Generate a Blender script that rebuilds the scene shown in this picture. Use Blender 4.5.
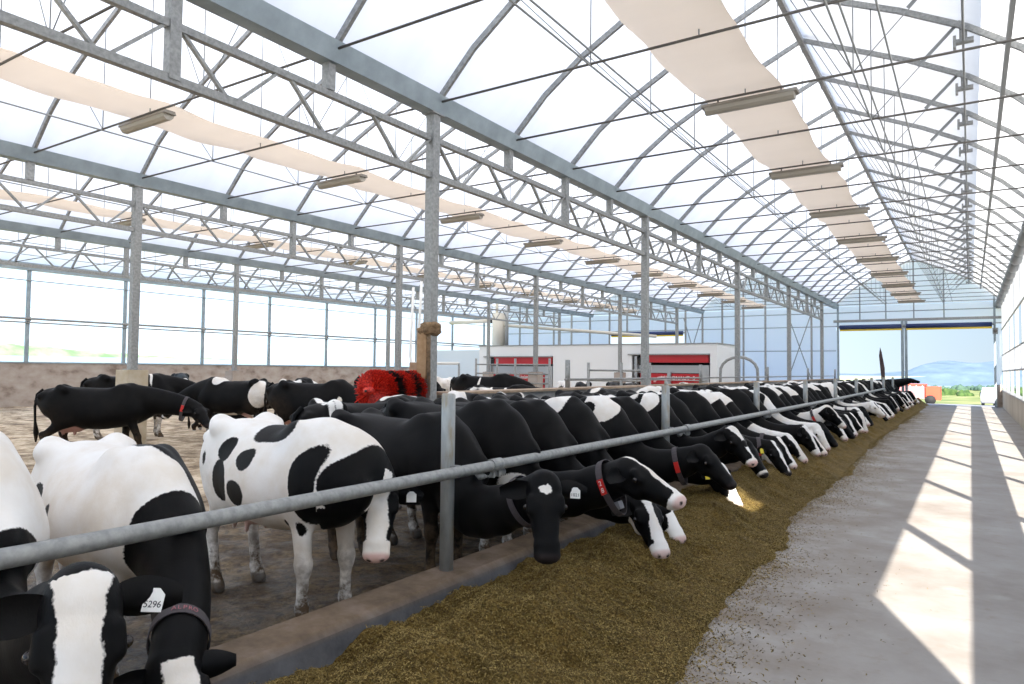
import bpy, math, random
import numpy as np
from mathutils import Vector, Matrix, noise as mnoise

random.seed(7); rng = np.random.default_rng(11)
SC = bpy.context.scene
for o in list(bpy.data.objects): bpy.data.objects.remove(o, do_unlink=True)
COL = SC.collection

# ------------------------------------------------------------------ camera
CAMZ = 1.75
yaw, pit, rol = math.radians(33.1255), math.radians(2.238), math.radians(.5815)
fw = Vector((-math.sin(yaw)*math.cos(pit), math.cos(yaw)*math.cos(pit), math.sin(pit)))
rt = Vector((math.cos(yaw), math.sin(yaw), 0)); up = rt.cross(fw)
r2 = rt*math.cos(rol)+up*math.sin(rol); u2 = -rt*math.sin(rol)+up*math.cos(rol)
cam_d = bpy.data.cameras.new('camera'); cam = bpy.data.objects.new('camera', cam_d); COL.objects.link(cam)
M4 = Matrix((r2, u2, -fw)).transposed().to_4x4(); M4.translation = (0, 0, CAMZ)
cam.matrix_world = M4
cam_d.sensor_width = 36; cam_d.lens = 703.0/1024*36; cam_d.clip_end = 9000; cam_d.clip_start = .05
SC.camera = cam

# ------------------------------------------------------------------ sky, sun, exposure
SUN = Vector((.506, -1.28, 1.0)).normalized()
W = bpy.data.worlds.new('world'); SC.world = W; W.use_nodes = True
nt = W.node_tree; bg = nt.nodes['Background']
N = nt.nodes.new; L_ = nt.links.new
tc = N('ShaderNodeTexCoord'); sx = N('ShaderNodeSeparateXYZ'); L_(tc.outputs['Generated'], sx.inputs[0])
cr = N('ShaderNodeValToRGB'); e = cr.color_ramp.elements; e.new(.5)
for q, (p, c) in enumerate([(0.0, (.53, .64, .72)), (.12, (.47, .62, .77)), (.7, (.16, .32, .66))]): e[q].position = p; e[q].color = (*c, 1)
L_(sx.outputs['Z'], cr.inputs[0])
ms = N('ShaderNodeMapRange'); ms.inputs[1].default_value = .02; ms.inputs[2].default_value = -.80; ms.inputs[3].default_value = .86; ms.inputs[4].default_value = 1.9
L_(sx.outputs['X'], ms.inputs[0]); L_(cr.outputs[0], bg.inputs[0]); L_(ms.outputs[0], bg.inputs[1])
sd = bpy.data.lights.new('sun', 'SUN'); sd.energy = 10.5; sd.angle = math.radians(.53); sd.color = (1, .95, .87)
so = bpy.data.objects.new('sun', sd); COL.objects.link(so)
so.rotation_euler = SUN.to_track_quat('Z', 'Y').to_euler(); so.location = (20, -30, 30)
SC.view_settings.view_transform = 'Standard'; SC.view_settings.look = 'None'
SC.view_settings.gamma = 1; SC.view_settings.use_curve_mapping = False
SC.view_settings.exposure = .6
cy = SC.cycles
try:
    cy.max_bounces = 8; cy.diffuse_bounces = 5; cy.transmission_bounces = 6; cy.transparent_max_bounces = 12
    cy.caustics_reflective = False; cy.caustics_refractive = False; cy.sample_clamp_indirect = 8
except Exception: pass

# ------------------------------------------------------------------ materials
def mat(name, col, rough=.6, metal=0, spec=.5):
    m = bpy.data.materials.new(name); m.use_nodes = True
    b = m.node_tree.nodes['Principled BSDF']
    b.inputs['Base Color'].default_value = (*col, 1); b.inputs['Roughness'].default_value = rough
    b.inputs['Metallic'].default_value = metal; b.inputs['Specular IOR Level'].default_value = spec
    return m
class NB:
    def __init__(s, m): s.m = m; s.t = m.node_tree; s.b = s.t.nodes.get('Principled BSDF')
    def n(s, typ, **kw):
        x = s.t.nodes.new(typ)
        for k, v in kw.items():
            if k in x.inputs.keys(): x.inputs[k].default_value = v
            else: setattr(x, k, v)
        return x
    def l(s, a, b): s.t.links.new(a, b)
    def coord(s, scale=(1, 1, 1), out='Object'):
        tc = s.n('ShaderNodeTexCoord'); mp = s.n('ShaderNodeMapping'); mp.inputs['Scale'].default_value = scale
        s.l(tc.outputs[out], mp.inputs[0]); return mp.outputs[0]
    def noise(s, vec, scale, detail=4, rough=.55):
        x = s.n('ShaderNodeTexNoise'); x.inputs['Scale'].default_value = scale; x.inputs['Detail'].default_value = detail
        x.inputs['Roughness'].default_value = rough; s.l(vec, x.inputs['Vector']); return x.outputs['Fac']
    def ramp(s, fac, stops):
        x = s.n('ShaderNodeValToRGB'); e = x.color_ramp.elements
        while len(e) < len(stops): e.new(.5)
        for i, (p, c) in enumerate(stops): e[i].position = p; e[i].color = (*c, 1)
        s.l(fac, x.inputs[0]); return x.outputs[0]
    def mix(s, fac, a, b):
        x = s.n('ShaderNodeMix', data_type='RGBA')
        for v, i in ((fac, 0), (a, 6), (b, 7)):
            if isinstance(v, (tuple, list)): x.inputs[i].default_value = (*v, 1)
            elif isinstance(v, (int, float)): x.inputs[i].default_value = v
            else: s.l(v, x.inputs[i])
        return x.outputs[2]
    def bump(s, h, strength=.3, dist=.02):
        x = s.n('ShaderNodeBump'); x.inputs['Strength'].default_value = strength; x.inputs['Distance'].default_value = dist
        s.l(h, x.inputs['Height']); s.l(x.outputs[0], s.b.inputs['Normal'])
    def base(s, c): s.l(c, s.b.inputs['Base Color'])
def noisy(name, stops, scale=6, rough=.7, metal=0, bump=0, bdist=.01, coords=(1, 1, 1), detail=5, out='Object', bscale=None):
    m = mat(name, stops[0][1], rough, metal); k = NB(m); v = k.coord(coords, out); f = k.noise(v, scale, detail)
    k.base(k.ramp(f, stops))
    if bump: k.bump(k.noise(v, bscale or scale*2, 6), bump, bdist)
    return m
G = lambda v: (v, v, v)
M = {}
M['galv'] = noisy('galvanized_steel', [(.3, (.22, .226, .224)), (.5, (.295, .30, .295)), (.72, (.37, .375, .365))], 22, .5, .3)
M['galv_blue'] = noisy('aluminium_gutter', [(.3, (.24, .29, .32)), (.7, (.34, .40, .44))], 3, .5, .3)
M['steel_dark'] = mat('weathered_rod', (.13, .12, .11), .6, .3)
M['steel_mid'] = mat('dull_steel', (.27, .28, .28), .5, .4)
M['conc_wall'] = noisy('stained_concrete', [(.30, (.20, .15, .12)), (.45, (.36, .30, .26)), (.7, (.46, .41, .37))], 1.6, .85, bump=.2, coords=(1, 1, 1.6), detail=8)
M['pedestal'] = noisy('tan_concrete', [(.3, (.45, .36, .24)), (.7, (.56, .50, .40))], 4, .9)
M['curtain'] = None
def translucent(name, col, tcol, tr=.75, streak=0):
    m = bpy.data.materials.new(name); m.use_nodes = True; t = m.node_tree; t.nodes.clear()
    out = t.nodes.new('ShaderNodeOutputMaterial'); mx = t.nodes.new('ShaderNodeMixShader'); mx.inputs[0].default_value = tr
    d = t.nodes.new('ShaderNodeBsdfDiffuse'); tl = t.nodes.new('ShaderNodeBsdfTranslucent')
    d.inputs[0].default_value = (*col, 1); tl.inputs[0].default_value = (*tcol, 1)
    t.links.new(d.outputs[0], mx.inputs[1]); t.links.new(tl.outputs[0], mx.inputs[2]); t.links.new(mx.outputs[0], out.inputs[0])
    if streak:
        k = NB.__new__(NB); k.m = m; k.t = t; k.b = None
        v = k.coord((.35, 1.2, .35)); f = k.noise(v, 1.6, 5)
        c = k.ramp(f, [(.3, tuple(x*(1-streak) for x in tcol)), (.6, tcol)]); t.links.new(c, tl.inputs[0])
    return m
M['film'] = translucent('roof_film', (.7, .7, .7), (.74, .74, .745), .78, .09)
M['poly'] = translucent('end_wall_panel', (.88, .88, .9), (1.0, .985, 1.0), .92)
M['screen_cloth'] = translucent('shade_cloth', (.80, .70, .60), (.86, .74, .62), .5, .06)
M['curtain'] = translucent('wall_curtain', (.85, .85, .85), (.9, .9, .9), .7)

# ------------------------------------------------------------------ mesh helpers
class MB:
    def __init__(s): s.v = []; s.f = []
    def add(s, vs, fs):
        o = len(s.v); s.v += [tuple(p) for p in vs]; s.f += [tuple(i+o for i in f) for f in fs]; return s
    def box(s, x0, x1, y0, y1, z0, z1, b=0):
        if b > 0:   # chamfered vertical section
            return s.prism([(x0+b, y0), (x1-b, y0), (x1, y0+b), (x1, y1-b), (x1-b, y1), (x0+b, y1), (x0, y1-b), (x0, y0+b)], z0, z1)
        vs = [(x, y, z) for x in (x0, x1) for y in (y0, y1) for z in (z0, z1)]
        return s.add(vs, [(0, 1, 3, 2), (4, 6, 7, 5), (0, 4, 5, 1), (2, 3, 7, 6), (0, 2, 6, 4), (1, 5, 7, 3)])
    def prism(s, poly, z0, z1):
        n = len(poly); vs = [(x, y, z0) for x, y in poly]+[(x, y, z1) for x, y in poly]
        return s.add(vs, [tuple(range(n))[::-1], tuple(range(n, 2*n))]+[(i, (i+1) % n, n+(i+1) % n, n+i) for i in range(n)])
    def extr(s, prof, path, closed=True):
        """sweep 2d profile given per path point as list of 3d rings"""
        n = len(path[0]); vs = [p for r in path for p in r]; fs = []
        for j in range(len(path)-1):
            for i in range(n if closed else n-1):
                fs.append((j*n+i, j*n+(i+1) % n, (j+1)*n+(i+1) % n, (j+1)*n+i))
        if closed: fs += [tuple(range(n))[::-1], tuple((len(path)-1)*n+i for i in range(n))]
        return s.add(vs, fs)
    def bar(s, p, q, w, h=None, upv=(0, 0, 1)):
        h = h or w; p = Vector(p); q = Vector(q); d = (q-p).normalized(); U = Vector(upv)
        if abs(d.dot(U)) > .98: U = Vector((0, 1, 0))
        a = d.cross(U).normalized(); b = a.cross(d)
        R = lambda c: [c+a*w/2*i+b*h/2*j for i, j in ((-1, -1), (1, -1), (1, 1), (-1, 1))]
        return s.extr(None, [R(p), R(q)])
    def tube(s, pts, r, n=10, cap=True):
        pts = [Vector(p) for p in pts]; rings = []; U = Vector((0, 0, 1)); a = None
        for i, p in enumerate(pts):
            d = (pts[min(i+1, len(pts)-1)]-pts[max(i-1, 0)]).normalized()
            if a is None:
                if abs(d.z) > .95: U = Vector((0, 1, 0))
                a = d.cross(U).normalized()
            a = (a-d*a.dot(d)).normalized(); b = a.cross(d); rr = r[i] if isinstance(r, (list, tuple)) else r
            rings.append([p+(a*math.cos(t)+b*math.sin(t))*rr for t in [2*math.pi*k/n for k in range(n)]])
        return s.extr(None, rings)
    def mesh(s, name, smooth=False):
        me = bpy.data.meshes.new(name); me.from_pydata([tuple(p) for p in s.v], [], s.f); me.update()
        if smooth: me.shade_smooth()
        return me
def link(name, me, m=None, parent=None, loc=None):
    if m is not None and not me.materials: me.materials.append(m)
    o = bpy.data.objects.new(name, me); COL.objects.link(o)
    if parent: o.parent = parent
    if loc: o.location = loc
    return o
def tag(o, label, cat, group=None):
    o['label'] = label; o['category'] = cat
    if group: o['group'] = group
    return o
def struct(o): o['kind'] = 'structure'; return o
def empty(name, loc=(0, 0, 0), rz=0):
    o = bpy.data.objects.new(name, None); COL.objects.link(o); o.location = loc; o.rotation_euler = (0, 0, rz); o.empty_display_size = .1
    return o
def dup(o, loc=None, parent=None):
    c = o.copy(); COL.objects.link(c); c.parent = parent
    for ch in list(o.children): dup(ch, None, c)
    if loc is not None: c.location = loc
    return c
def text(name, s, size, m, parent, mtx):
    cu = bpy.data.curves.new(name, 'FONT'); cu.body = s; cu.size = size; cu.align_x = 'CENTER'; cu.align_y = 'CENTER'; cu.extrude = .0006
    cu.materials.append(m); tmp = bpy.data.objects.new(name, cu); COL.objects.link(tmp); bpy.context.view_layer.update()
    me = bpy.data.meshes.new_from_object(tmp.evaluated_get(bpy.context.evaluated_depsgraph_get())); bpy.data.objects.remove(tmp); bpy.data.curves.remove(cu)
    o = bpy.data.objects.new(name, me); COL.objects.link(o); o.parent = parent; o.matrix_local = mtx; return o

# ------------------------------------------------------------------ the building
XR, XG, XL = 1.4, (-6.7, -14.8, -22.9), -31.0
BW = 8.1; Y0, Y1 = -9.0, 45.6
ARCH_Y = [8.05+2.05*k for k in range(-8, 19)]     # frames
POST_Y = [8.05+8.2*k for k in range(-2, 5)]
PROF = [(0, 5.66), (.14, 5.86), (.7, 6.42), (1.36, 6.9), (2.24, 7.38), (2.9, 7.68), (3.5, 7.95), (4.05, 8.2)]
FULL = PROF+[(BW-x, z) for x, z in PROF[::-1][1:]]
BAYS = [XG[0], XG[1], XG[2], XL]      # left edge of every bay

# floor
m = mat('feed_alley_concrete', (.4, .39, .38), .75); k = NB(m); v = k.coord()
f1 = k.noise(v, .8, 8, .65); f2 = k.noise(v, 7, 6, .6); f3 = k.noise(v, 2.3, 5)
c = k.ramp(f1, [(.3, (.22, .19, .165)), (.5, (.30, .275, .25)), (.7, (.36, .34, .32))])
c = k.mix(k.ramp(f2, [(.58, G(0)), (.72, G(.5))]), c, (.24, .19, .14))
c = k.mix(k.ramp(f3, [(.6, G(0)), (.75, G(.5))]), c, (.40, .38, .355))
sx = k.n('ShaderNodeSeparateXYZ'); tc = k.n('ShaderNodeTexCoord'); k.l(tc.outputs['Object'], sx.inputs[0])
mr = k.n('ShaderNodeMapRange'); mr.inputs[1].default_value = -.35; mr.inputs[2].default_value = -1.7; k.l(sx.outputs['X'], mr.inputs[0])
mm = k.n('ShaderNodeMath', operation='MULTIPLY'); k.l(mr.outputs[0], mm.inputs[0]); k.l(k.ramp(k.noise(v, 1.7, 8, .7), [(.40, G(0)), (.58, G(.8))]), mm.inputs[1])
c = k.mix(mm.outputs[0], c, (.17, .125, .085)); k.base(c); k.bump(f2, .15, .01)
vs = [(-3.05, Y0, 0), (XR, Y0, 0), (XR, Y1+.4, 0), (-3.05, Y1+.4, 0)]
mb = MB().add(vs, [(0, 1, 2, 3)]); struct(link('floor', mb.mesh('floor'), m))
# wet mud alley behind the rail
m = mat('wet_mud', (.1, .07, .05), .5); k = NB(m); v = k.coord()
f = k.noise(v, 2.2, 9, .7); c = k.ramp(f, [(.3, (.045, .024, .010)), (.48, (.13, .080, .036)), (.62, (.26, .175, .085)), (.78, (.36, .29, .20))]); c = k.mix(k.ramp(k.noise(v, 11, 7, .75), [(.40, G(.8)), (.53, G(0))]), c, (.028, .015, .007)); c = k.mix(k.ramp(k.noise(v, 17, 5, .7), [(.58, G(0)), (.68, G(.7))]), c, (.30, .22, .10)); k.base(c)
rr = k.ramp(k.noise(v, 3, 3), [(.42, G(.35)), (.6, G(.8))]); k.l(rr, k.b.inputs['Roughness']); k.bump(k.noise(v, 9, 8, .7), 1.0, .12)
def height_grid(x0, x1, y0, y1, dx, dy, fn):
    nx = int((x1-x0)/dx)+1; ny = int((y1-y0)/dy)+1; xs = np.linspace(x0, x1, nx); ys = np.linspace(y0, y1, ny)
    X, Y = np.meshgrid(xs, ys); Z = fn(X, Y); V = np.stack([X, Y, Z], -1).reshape(-1, 3)
    i = np.arange(nx-1)[None]+np.arange(ny-1)[:, None]*nx; F = np.stack([i, i+1, i+1+nx, i+nx], -1).reshape(-1, 4)
    me = bpy.data.meshes.new('grid'); me.from_pydata(V.tolist(), [], F.tolist()); me.shade_smooth(); return me
def wav(X, Y, seed, scale, oct=4):
    r = np.random.default_rng(seed); z = np.zeros_like(X, dtype=float); a = 1; tot = 0
    for o in range(oct):
        for _ in range(4):
            t = r.uniform(0, 2*np.pi); ph = r.uniform(0, 6.28); w = scale*(2**o)*r.uniform(.7, 1.3)
            z += a*np.sin((X*np.cos(t)+Y*np.sin(t))*w+ph+1.3*np.sin((X*np.sin(t)-Y*np.cos(t))*w*.7+ph*2))/4
        tot += a; a *= .55
    return z/tot
me = height_grid(-6.9, -3.25, -4, Y1, .06, .08, lambda X, Y: .022*wav(X, Y, 3, 3.5, 4)+.02*wav(X, Y, 6, 11, 3))
o = link('floor_mud_alley', me, m); struct(o)
# bedding pack
m = mat('straw_and_dung_bedding', (.5, .4, .28), .95); k = NB(m); v = k.coord()
f = k.noise(v, 2.6, 9, .72); g = k.noise(v, .35, 3)
c = k.ramp(f, [(.34, (.10, .065, .04)), (.45, (.34, .25, .16)), (.56, (.62, .50, .36)), (.7, (.78, .68, .54))])
c2 = k.ramp(f, [(.4, (.08, .05, .035)), (.6, (.20, .14, .09)), (.75, (.5, .4, .27))])
k.base(k.mix(k.ramp(g, [(.5, G(0)), (.62, G(.6))]), c, c2)); k.bump(f, 1.0, .08)
me = height_grid(XL, -6.85, -4, Y1, .16, .16, lambda X, Y: .10+.03*wav(X, Y, 5, 2.2, 4)+.035*np.clip(wav(X, Y, 8, 5, 3)-.1, 0, 1)*2-.12*np.exp(-((X+6.85)/.5)**2))
o = link('floor_bedding', me, m); struct(o)

# roofs
def roof_sheet(xg, name, lift=.05):
    ycut = (Y0, .45, 1.15, Y1+.1) if xg == XG[0] else (Y0, Y1+.1)      # short gap added in the unseen film near the eave for a sun spot
    mb = MB(); n = len(FULL); mb.add([(xg+x, y, z+lift) for y in ycut for x, z in FULL], [(r*n+i, r*n+i+1, (r+1)*n+i+1, (r+1)*n+i) for r in range(len(ycut)-1) for i in range(n-1) if not (len(ycut) == 4 and r == 1 and i == n-3)])
    if len(ycut) == 4: mb.add([(x, y, 6.42-(x-.7)+lift) for y in (.45, 1.15) for x in (.93, 1.26)], [(0, 1, 3, 2)])
    o = link(name, mb.mesh(name, True), M['film']); struct(o); return o
for i, xg in enumerate(BAYS): roof_sheet(xg, 'ceiling_%d' % (i+1))
GL = ['over the feed alley', 'over the bay with the cow brush', 'over the third bay', 'over the lake side bay']
# arch frames
def ring_frame(pts, w, h):
    path = []
    for i, (x, z) in enumerate(pts):
        a = Vector((*pts[max(i-1, 0)], 0)); b = Vector((*pts[min(i+1, len(pts)-1)], 0)); d = (b-a).normalized(); nrm = Vector((-d.y, d.x, 0))
        path.append([(x+nrm.x*h*s, t*w/2, z+nrm.y*h*s) for t, s in ((-1, 0), (1, 0), (1, -1), (-1, -1))])
    return MB().extr(None, path)
arch_me = ring_frame(FULL, .055, .085).mesh('arch'); arch_me.materials.append(M['galv'])
mb = MB().tube([(.1, 0, 5.72), (BW-.1, 0, 5.72)], .017, 6); rod_me = mb.mesh('tie_rod', True); rod_me.materials.append(M['steel_dark'])
def arch_z(x): 
    return float(np.interp(x, [p[0] for p in FULL], [p[1] for p in FULL]))
hang = []
for dx in (2.62, 4.05, 5.45):
    mb = MB().tube([(dx, 0, 5.72), (dx, 0, arch_z(dx)-.06)], .009, 5); h_ = mb.mesh('hanger', True); h_.materials.append(M['steel_mid']); hang.append(h_)
for dx, ex in ((2.62, 1.5), (5.45, 6.6), (5.45, 4.2)):
    mb = MB().tube([(dx, 0, 5.72), (ex, 0, arch_z(ex)-.06)], .008, 5); h_ = mb.mesh('brace', True); h_.materials.append(M['steel_mid']); hang.append(h_)
for b, xg in enumerate(BAYS):
    for y in ARCH_Y:
        a = link('roof_arch', arch_me, loc=(xg, y, 0)); tag(a, 'curved galvanized roof arch with thin tie rod, '+GL[b], 'arch', 'roof arches '+GL[b])
        link('tie_rod', rod_me, parent=a)
        for j, h_ in enumerate(hang):
            if j < 3 or b < 2: link('hanger' if j < 3 else 'diagonal_brace', h_, parent=a)
# ridge and lengthwise members
def ybar(x, z, w, h, name, label, cat, mm, y0=Y0, y1=Y1, grp=None):
    o = link(name, MB().box(x-w/2, x+w/2, y0, y1, z-h/2, z+h/2).mesh(name), mm); return tag(o, label, cat, grp)
def ytube(x, z, r, name, label, cat, mm, y0=Y0, y1=Y1, grp=None):
    o = link(name, MB().tube([(x, y0, z), (x, y1, z)], r, 8).mesh(name, True), mm); return tag(o, label, cat, grp)
for b, xg in enumerate(BAYS):
    ybar(xg+4.05, 8.1, .09, .10, 'ridge_beam', 'straight galvanized ridge beam '+GL[b], 'beam', M['galv'])
    for dx, wd in ((2.62, 'lake side'), (5.45, 'alley wall side')):
        ytube(xg+dx, 5.70, .013, 'purlin_wire', 'thin steel line at rod height, %s, %s' % (wd, GL[b]), 'wire', M['steel_mid'])
        if b == 0: ytube(xg+dx+.09, 5.80, .013, 'purlin_wire', 'upper twin wire, %s, %s' % (wd, GL[b]), 'wire', M['steel_mid'])
ytube(XG[0]+5.9, 5.74, .012, 'purlin_wire', 'single thin steel line between the ridge wires and the vent shaft', 'wire', M['steel_mid'])
# open ridge vent of the feed alley bay
VX = XG[0]+7.2
ybar(VX, 6.42, .06, .12, 'roof_purlin', 'straight steel purlin along the right roof slope under the vent edge', 'beam', M['steel_mid'])
root = empty('ridge_vent', (0, 0, 0)); tag(root, 'long raised roof vent hinged at the ridge of the feed alley bay', 'roof vent')
mb = MB().add([(-2.62, Y0, 8.34), (-2.62, Y1, 8.34), (-1.0, Y0, 8.16), (-1.0, Y1, 8.16), (VX+.05, Y0, 7.62), (VX+.05, Y1, 7.62)], [(0, 2, 3, 1), (2, 4, 5, 3)])
link('vent_panel', mb.mesh('vent_panel', True), M['film'], root)
mb = MB().box(VX-.03, VX+.05, Y0, Y1, 7.55, 7.62); link('vent_edge_bar', mb.mesh('bar'), M['galv'], root)
vb = MB().bar((-2.62, 0, 8.27), (-1.0, 0, 8.10), .05, .05).bar((-1.0, 0, 8.10), (VX, 0, 7.58), .05, .05).mesh('vent_rib'); vb.materials.append(M['galv'])
rk = MB().bar((-.62, 0, 6.45), (VX-.02, 0, 7.56), .025, .04).mesh('push_rod'); rk.materials.append(M['steel_mid'])
br = MB().box(-.14, .10, -.05, .05, 6.66, 6.72).box(-.08, .02, -.045, .045, 6.72, 6.9).box(-.16, -.12, -.06, .06, 6.6, 6.78).mesh('bracket'); br.materials.append(M['galv'])
for y in ARCH_Y[2:]:
    link('vent_rib', vb, parent=root, loc=(0, y, 0)); link('push_rod', rk, parent=root, loc=(0, y+.08, 0)); link('bracket', br, parent=root, loc=(0, y+.08, 0))
link('drive_shaft', MB().tube([(-.03, Y0, 6.69), (-.03, Y1, 6.69)], .018, 8).mesh('shaft', True), M['steel_mid'], root)

# gutters, lattice girders, posts
GUT = ['beside the feed alley bay', 'left of the brush bay', 'nearest the lake side']
for gi, x in enumerate(XG):
    prof = [(-.11, 5.56), (.11, 5.56), (.20, 5.80), (.17, 5.80), (.09, 5.60), (-.09, 5.60), (-.17, 5.80), (-.20, 5.80)]
    o = link('roof_gutter', MB().extr(None, [[(x+a, y, z) for a, z in prof] for y in (Y0, Y1)]).mesh('gutter'), M['galv_blue'])
    tag(o, 'long blue grey metal roof gutter '+GUT[gi], 'gutter')
POSTNEAR = ['nearest', 'second nearest', 'third nearest', 'fourth nearest', 'fifth nearest', 'sixth nearest', 'farthest']
chordT = MB().box(-.04, .04, 0, 8.2, 5.14, 5.22).mesh('top_chord'); chordB = MB().box(-.045, .045, 0, 8.2, 4.58, 4.67).mesh('bottom_chord')
for c_ in (chordT, chordB): c_.materials.append(M['galv'])
dg = []
for kx in range(6):
    p = 8.2/6
    y0 = kx*p+.10; ym = kx*p+p/2; y1 = kx*p+p-.10
    for a, bb in ((y0, ym-.07), (y1, ym+.07)):
        q = MB().bar((0, a, 5.15), (0, bb, 4.66), .035, .05, (1, 0, 0)).mesh('diagonal'); q.materials.append(M['galv']); dg.append(q)
st = []
for kx, (z0) in ((2.05, 5.22), (4.1, 4.62), (6.15, 5.22)):
    q = MB().box(-.06, .06, kx-.06, kx+.06, z0, 5.57).mesh('stub_post'); q.materials.append(M['galv']); st.append(q)
for gi, x in enumerate(XG):
    for pi, y in enumerate(POST_Y[:-1]):
        root = empty('lattice_girder', (x, y, 0))
        tag(root, 'steel lattice girder under the gutter %s, %s' % (GUT[gi], 'past its %s post' % POSTNEAR[max(pi-2, 0)] if pi > 1 else 'overhead beside the camera' if pi == 1 else 'behind the camera'), 'girder')
        link('top_chord', chordT, parent=root); link('bottom_chord', chordB, parent=root)
        for q in dg: link('diagonal', q, parent=root)
        for q in st: link('stub_post', q, parent=root)
    for pi, y in enumerate(POST_Y):
        if y < 4: continue
        w = .08 if gi < 2 else .075
        zb = (0.0 if pi < 3 else 1.40) if gi == 0 else 1.66 if gi == 1 else 1.6
        root = empty('steel_post', (x, y, 0)); nm = POSTNEAR[pi-2] if pi < len(POST_Y)-1 else 'farthest'
        tag(root, 'galvanized roof post, %s under the gutter %s' % (nm, GUT[gi]), 'post')
        link('shaft', MB().box(-w, w, -w, w, zb, 5.57, .012).mesh('shaft'), M['galv'], root)
        link('head_plate', MB().box(-w-.03, w+.03, -w-.06, w+.06, 5.54, 5.57).mesh('plate'), M['galv'], root)
        if gi: link('base_plate', MB().box(-w-.05, w+.05, -w-.05, w+.05, zb-.0, zb+.02).mesh('plate'), M['galv'], root)
        if gi: link('pedestal', MB().box(-.23, .23, -.23, .23, -.1, zb, .02).mesh('pedestal'), M['pedestal' if gi == 1 and pi < 4 else 'conc_wall'], root)

# left side wall toward the lake: low concrete, open above
mb = MB().box(XL-.25, XL, Y0, Y1, -.2, 1.80); struct(link('wall_left', mb.mesh('wall'), M['conc_wall']))
mb = MB().box(XL-.28, XL+.03, Y0, Y1, 1.80, 1.86); struct(link('trim_1', mb.mesh('sill'), M['galv_blue']))
mb = MB().box(XL-.12, XL+.12, Y0, Y1, 5.45, 5.75); struct(link('trim_2', mb.mesh('eave'), M['galv_blue']))
for i, y in enumerate([5.1, 8.9, 12.68, 16.46, 20.21, 24.04, 27.97, 31.9, 35.8, 39.7, 43.6]):
    root = empty('side_wall_post', (XL, y, 0)); tag(root, 'slim grey mullion post on the lake side wall, one of an even row', 'post', 'slim posts of the lake side wall')
    link('shaft', MB().box(-.05, .05, -.07, .07, 1.86, 5.46, .01).mesh('shaft'), M['galv_blue'], root)
    link('clamp', MB().box(.05, .09, -.09, .09, 3.45, 3.62).mesh('clamp'), M['galv'], root)
for z, r, nm, lb in ((3.55, .045, 'curtain_roll', 'thin grey rolled curtain pipe along the middle of the open lake side wall'), (3.40, .03, 'rail_pipe', 'lower of two grey pipes along the middle of the lake side wall'),
                     (5.05, .02, 'side_rail', 'thin rail just under the eave of the lake side wall'), (4.0, .006, 'guide_wire', 'hair thin wire above the rolled curtain on the lake side wall')):
    ytube(XL+.1, z, r, nm, lb, 'pipe', M['galv'])

# right wall: concrete kerb wall, curtain openings
mb = MB().box(XR, XR+.2, Y0, Y1, -.2, .88)
m = noisy('board_marked_concrete', [(.3, (.33, .27, .21)), (.5, (.46, .40, .32)), (.75, (.56, .51, .43))], 1.4, .9, bump=.15, coords=(1, 1, .35), detail=7)
struct(link('wall_right', mb.mesh('wall'), m))
mb = MB().box(XR-.03, XR+.22, Y0, Y1, .88, .93); struct(link('trim_3', mb.mesh('sill'), M['galv']))
root = empty('side_curtain', (XR+.01, 0, 0)); tag(root, 'white sheet wall curtain hanging above the concrete of the feed alley wall', 'curtain')
link('upper_sheet', MB().box(-.01, .01, 1.05, Y1, 4.12, 5.6).mesh('sheet'), M['curtain'], root)
link('middle_sheet', MB().box(-.01, .01, 1.05, Y1, 1.92, 2.76).mesh('sheet'), M['curtain'], root)
link('closed_end_sheet', MB().box(-.01, .01, Y0, 1.05, .93, 5.6).mesh('sheet'), M['curtain'], root)
for z in (1.92, 2.76, 4.12): link('curtain_pipe', MB().tube([(0, 1.05, z), (0, Y1, z)], .03, 8).mesh('pipe', True), M['galv'], root)
for i, y in enumerate([3.95+4.1*k for k in range(0, 11)]):
    o = link('side_wall_stud', MB().box(XR+.02, XR+.14, y-.05, y+.05, .93, 5.6).mesh('stud'), M['galv'])
    tag(o, 'white grey stud of the sunlit feed alley side wall, one of an even row', 'post', 'studs of the feed alley side wall')
# bunched grey inner curtain tucked under the right gutter, scalloped between the arches
for i, y in enumerate(ARCH_Y):
    pts = []; rad = []
    for t in np.linspace(0, 1, 9):
        pts.append((XR-.12, y+2.05*t, 5.50-.05*math.sin(math.pi*t))); rad.append(.09+.09*math.sin(math.pi*t)**.6)
    if y > 4:
        o = link('bunched_curtain', MB().tube(pts, rad, 10).mesh('bunch', True), M['steel_mid']); tag(o, 'swag of bunched grey curtain under the right gutter, between two roof arches', 'curtain', 'bunched curtain swags under the right gutter')
ybar(XR+.02, 5.72, .2, .14, 'roof_gutter', 'blue grey gutter on top of the sunlit feed alley side wall', 'gutter', M['galv_blue'])

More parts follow.
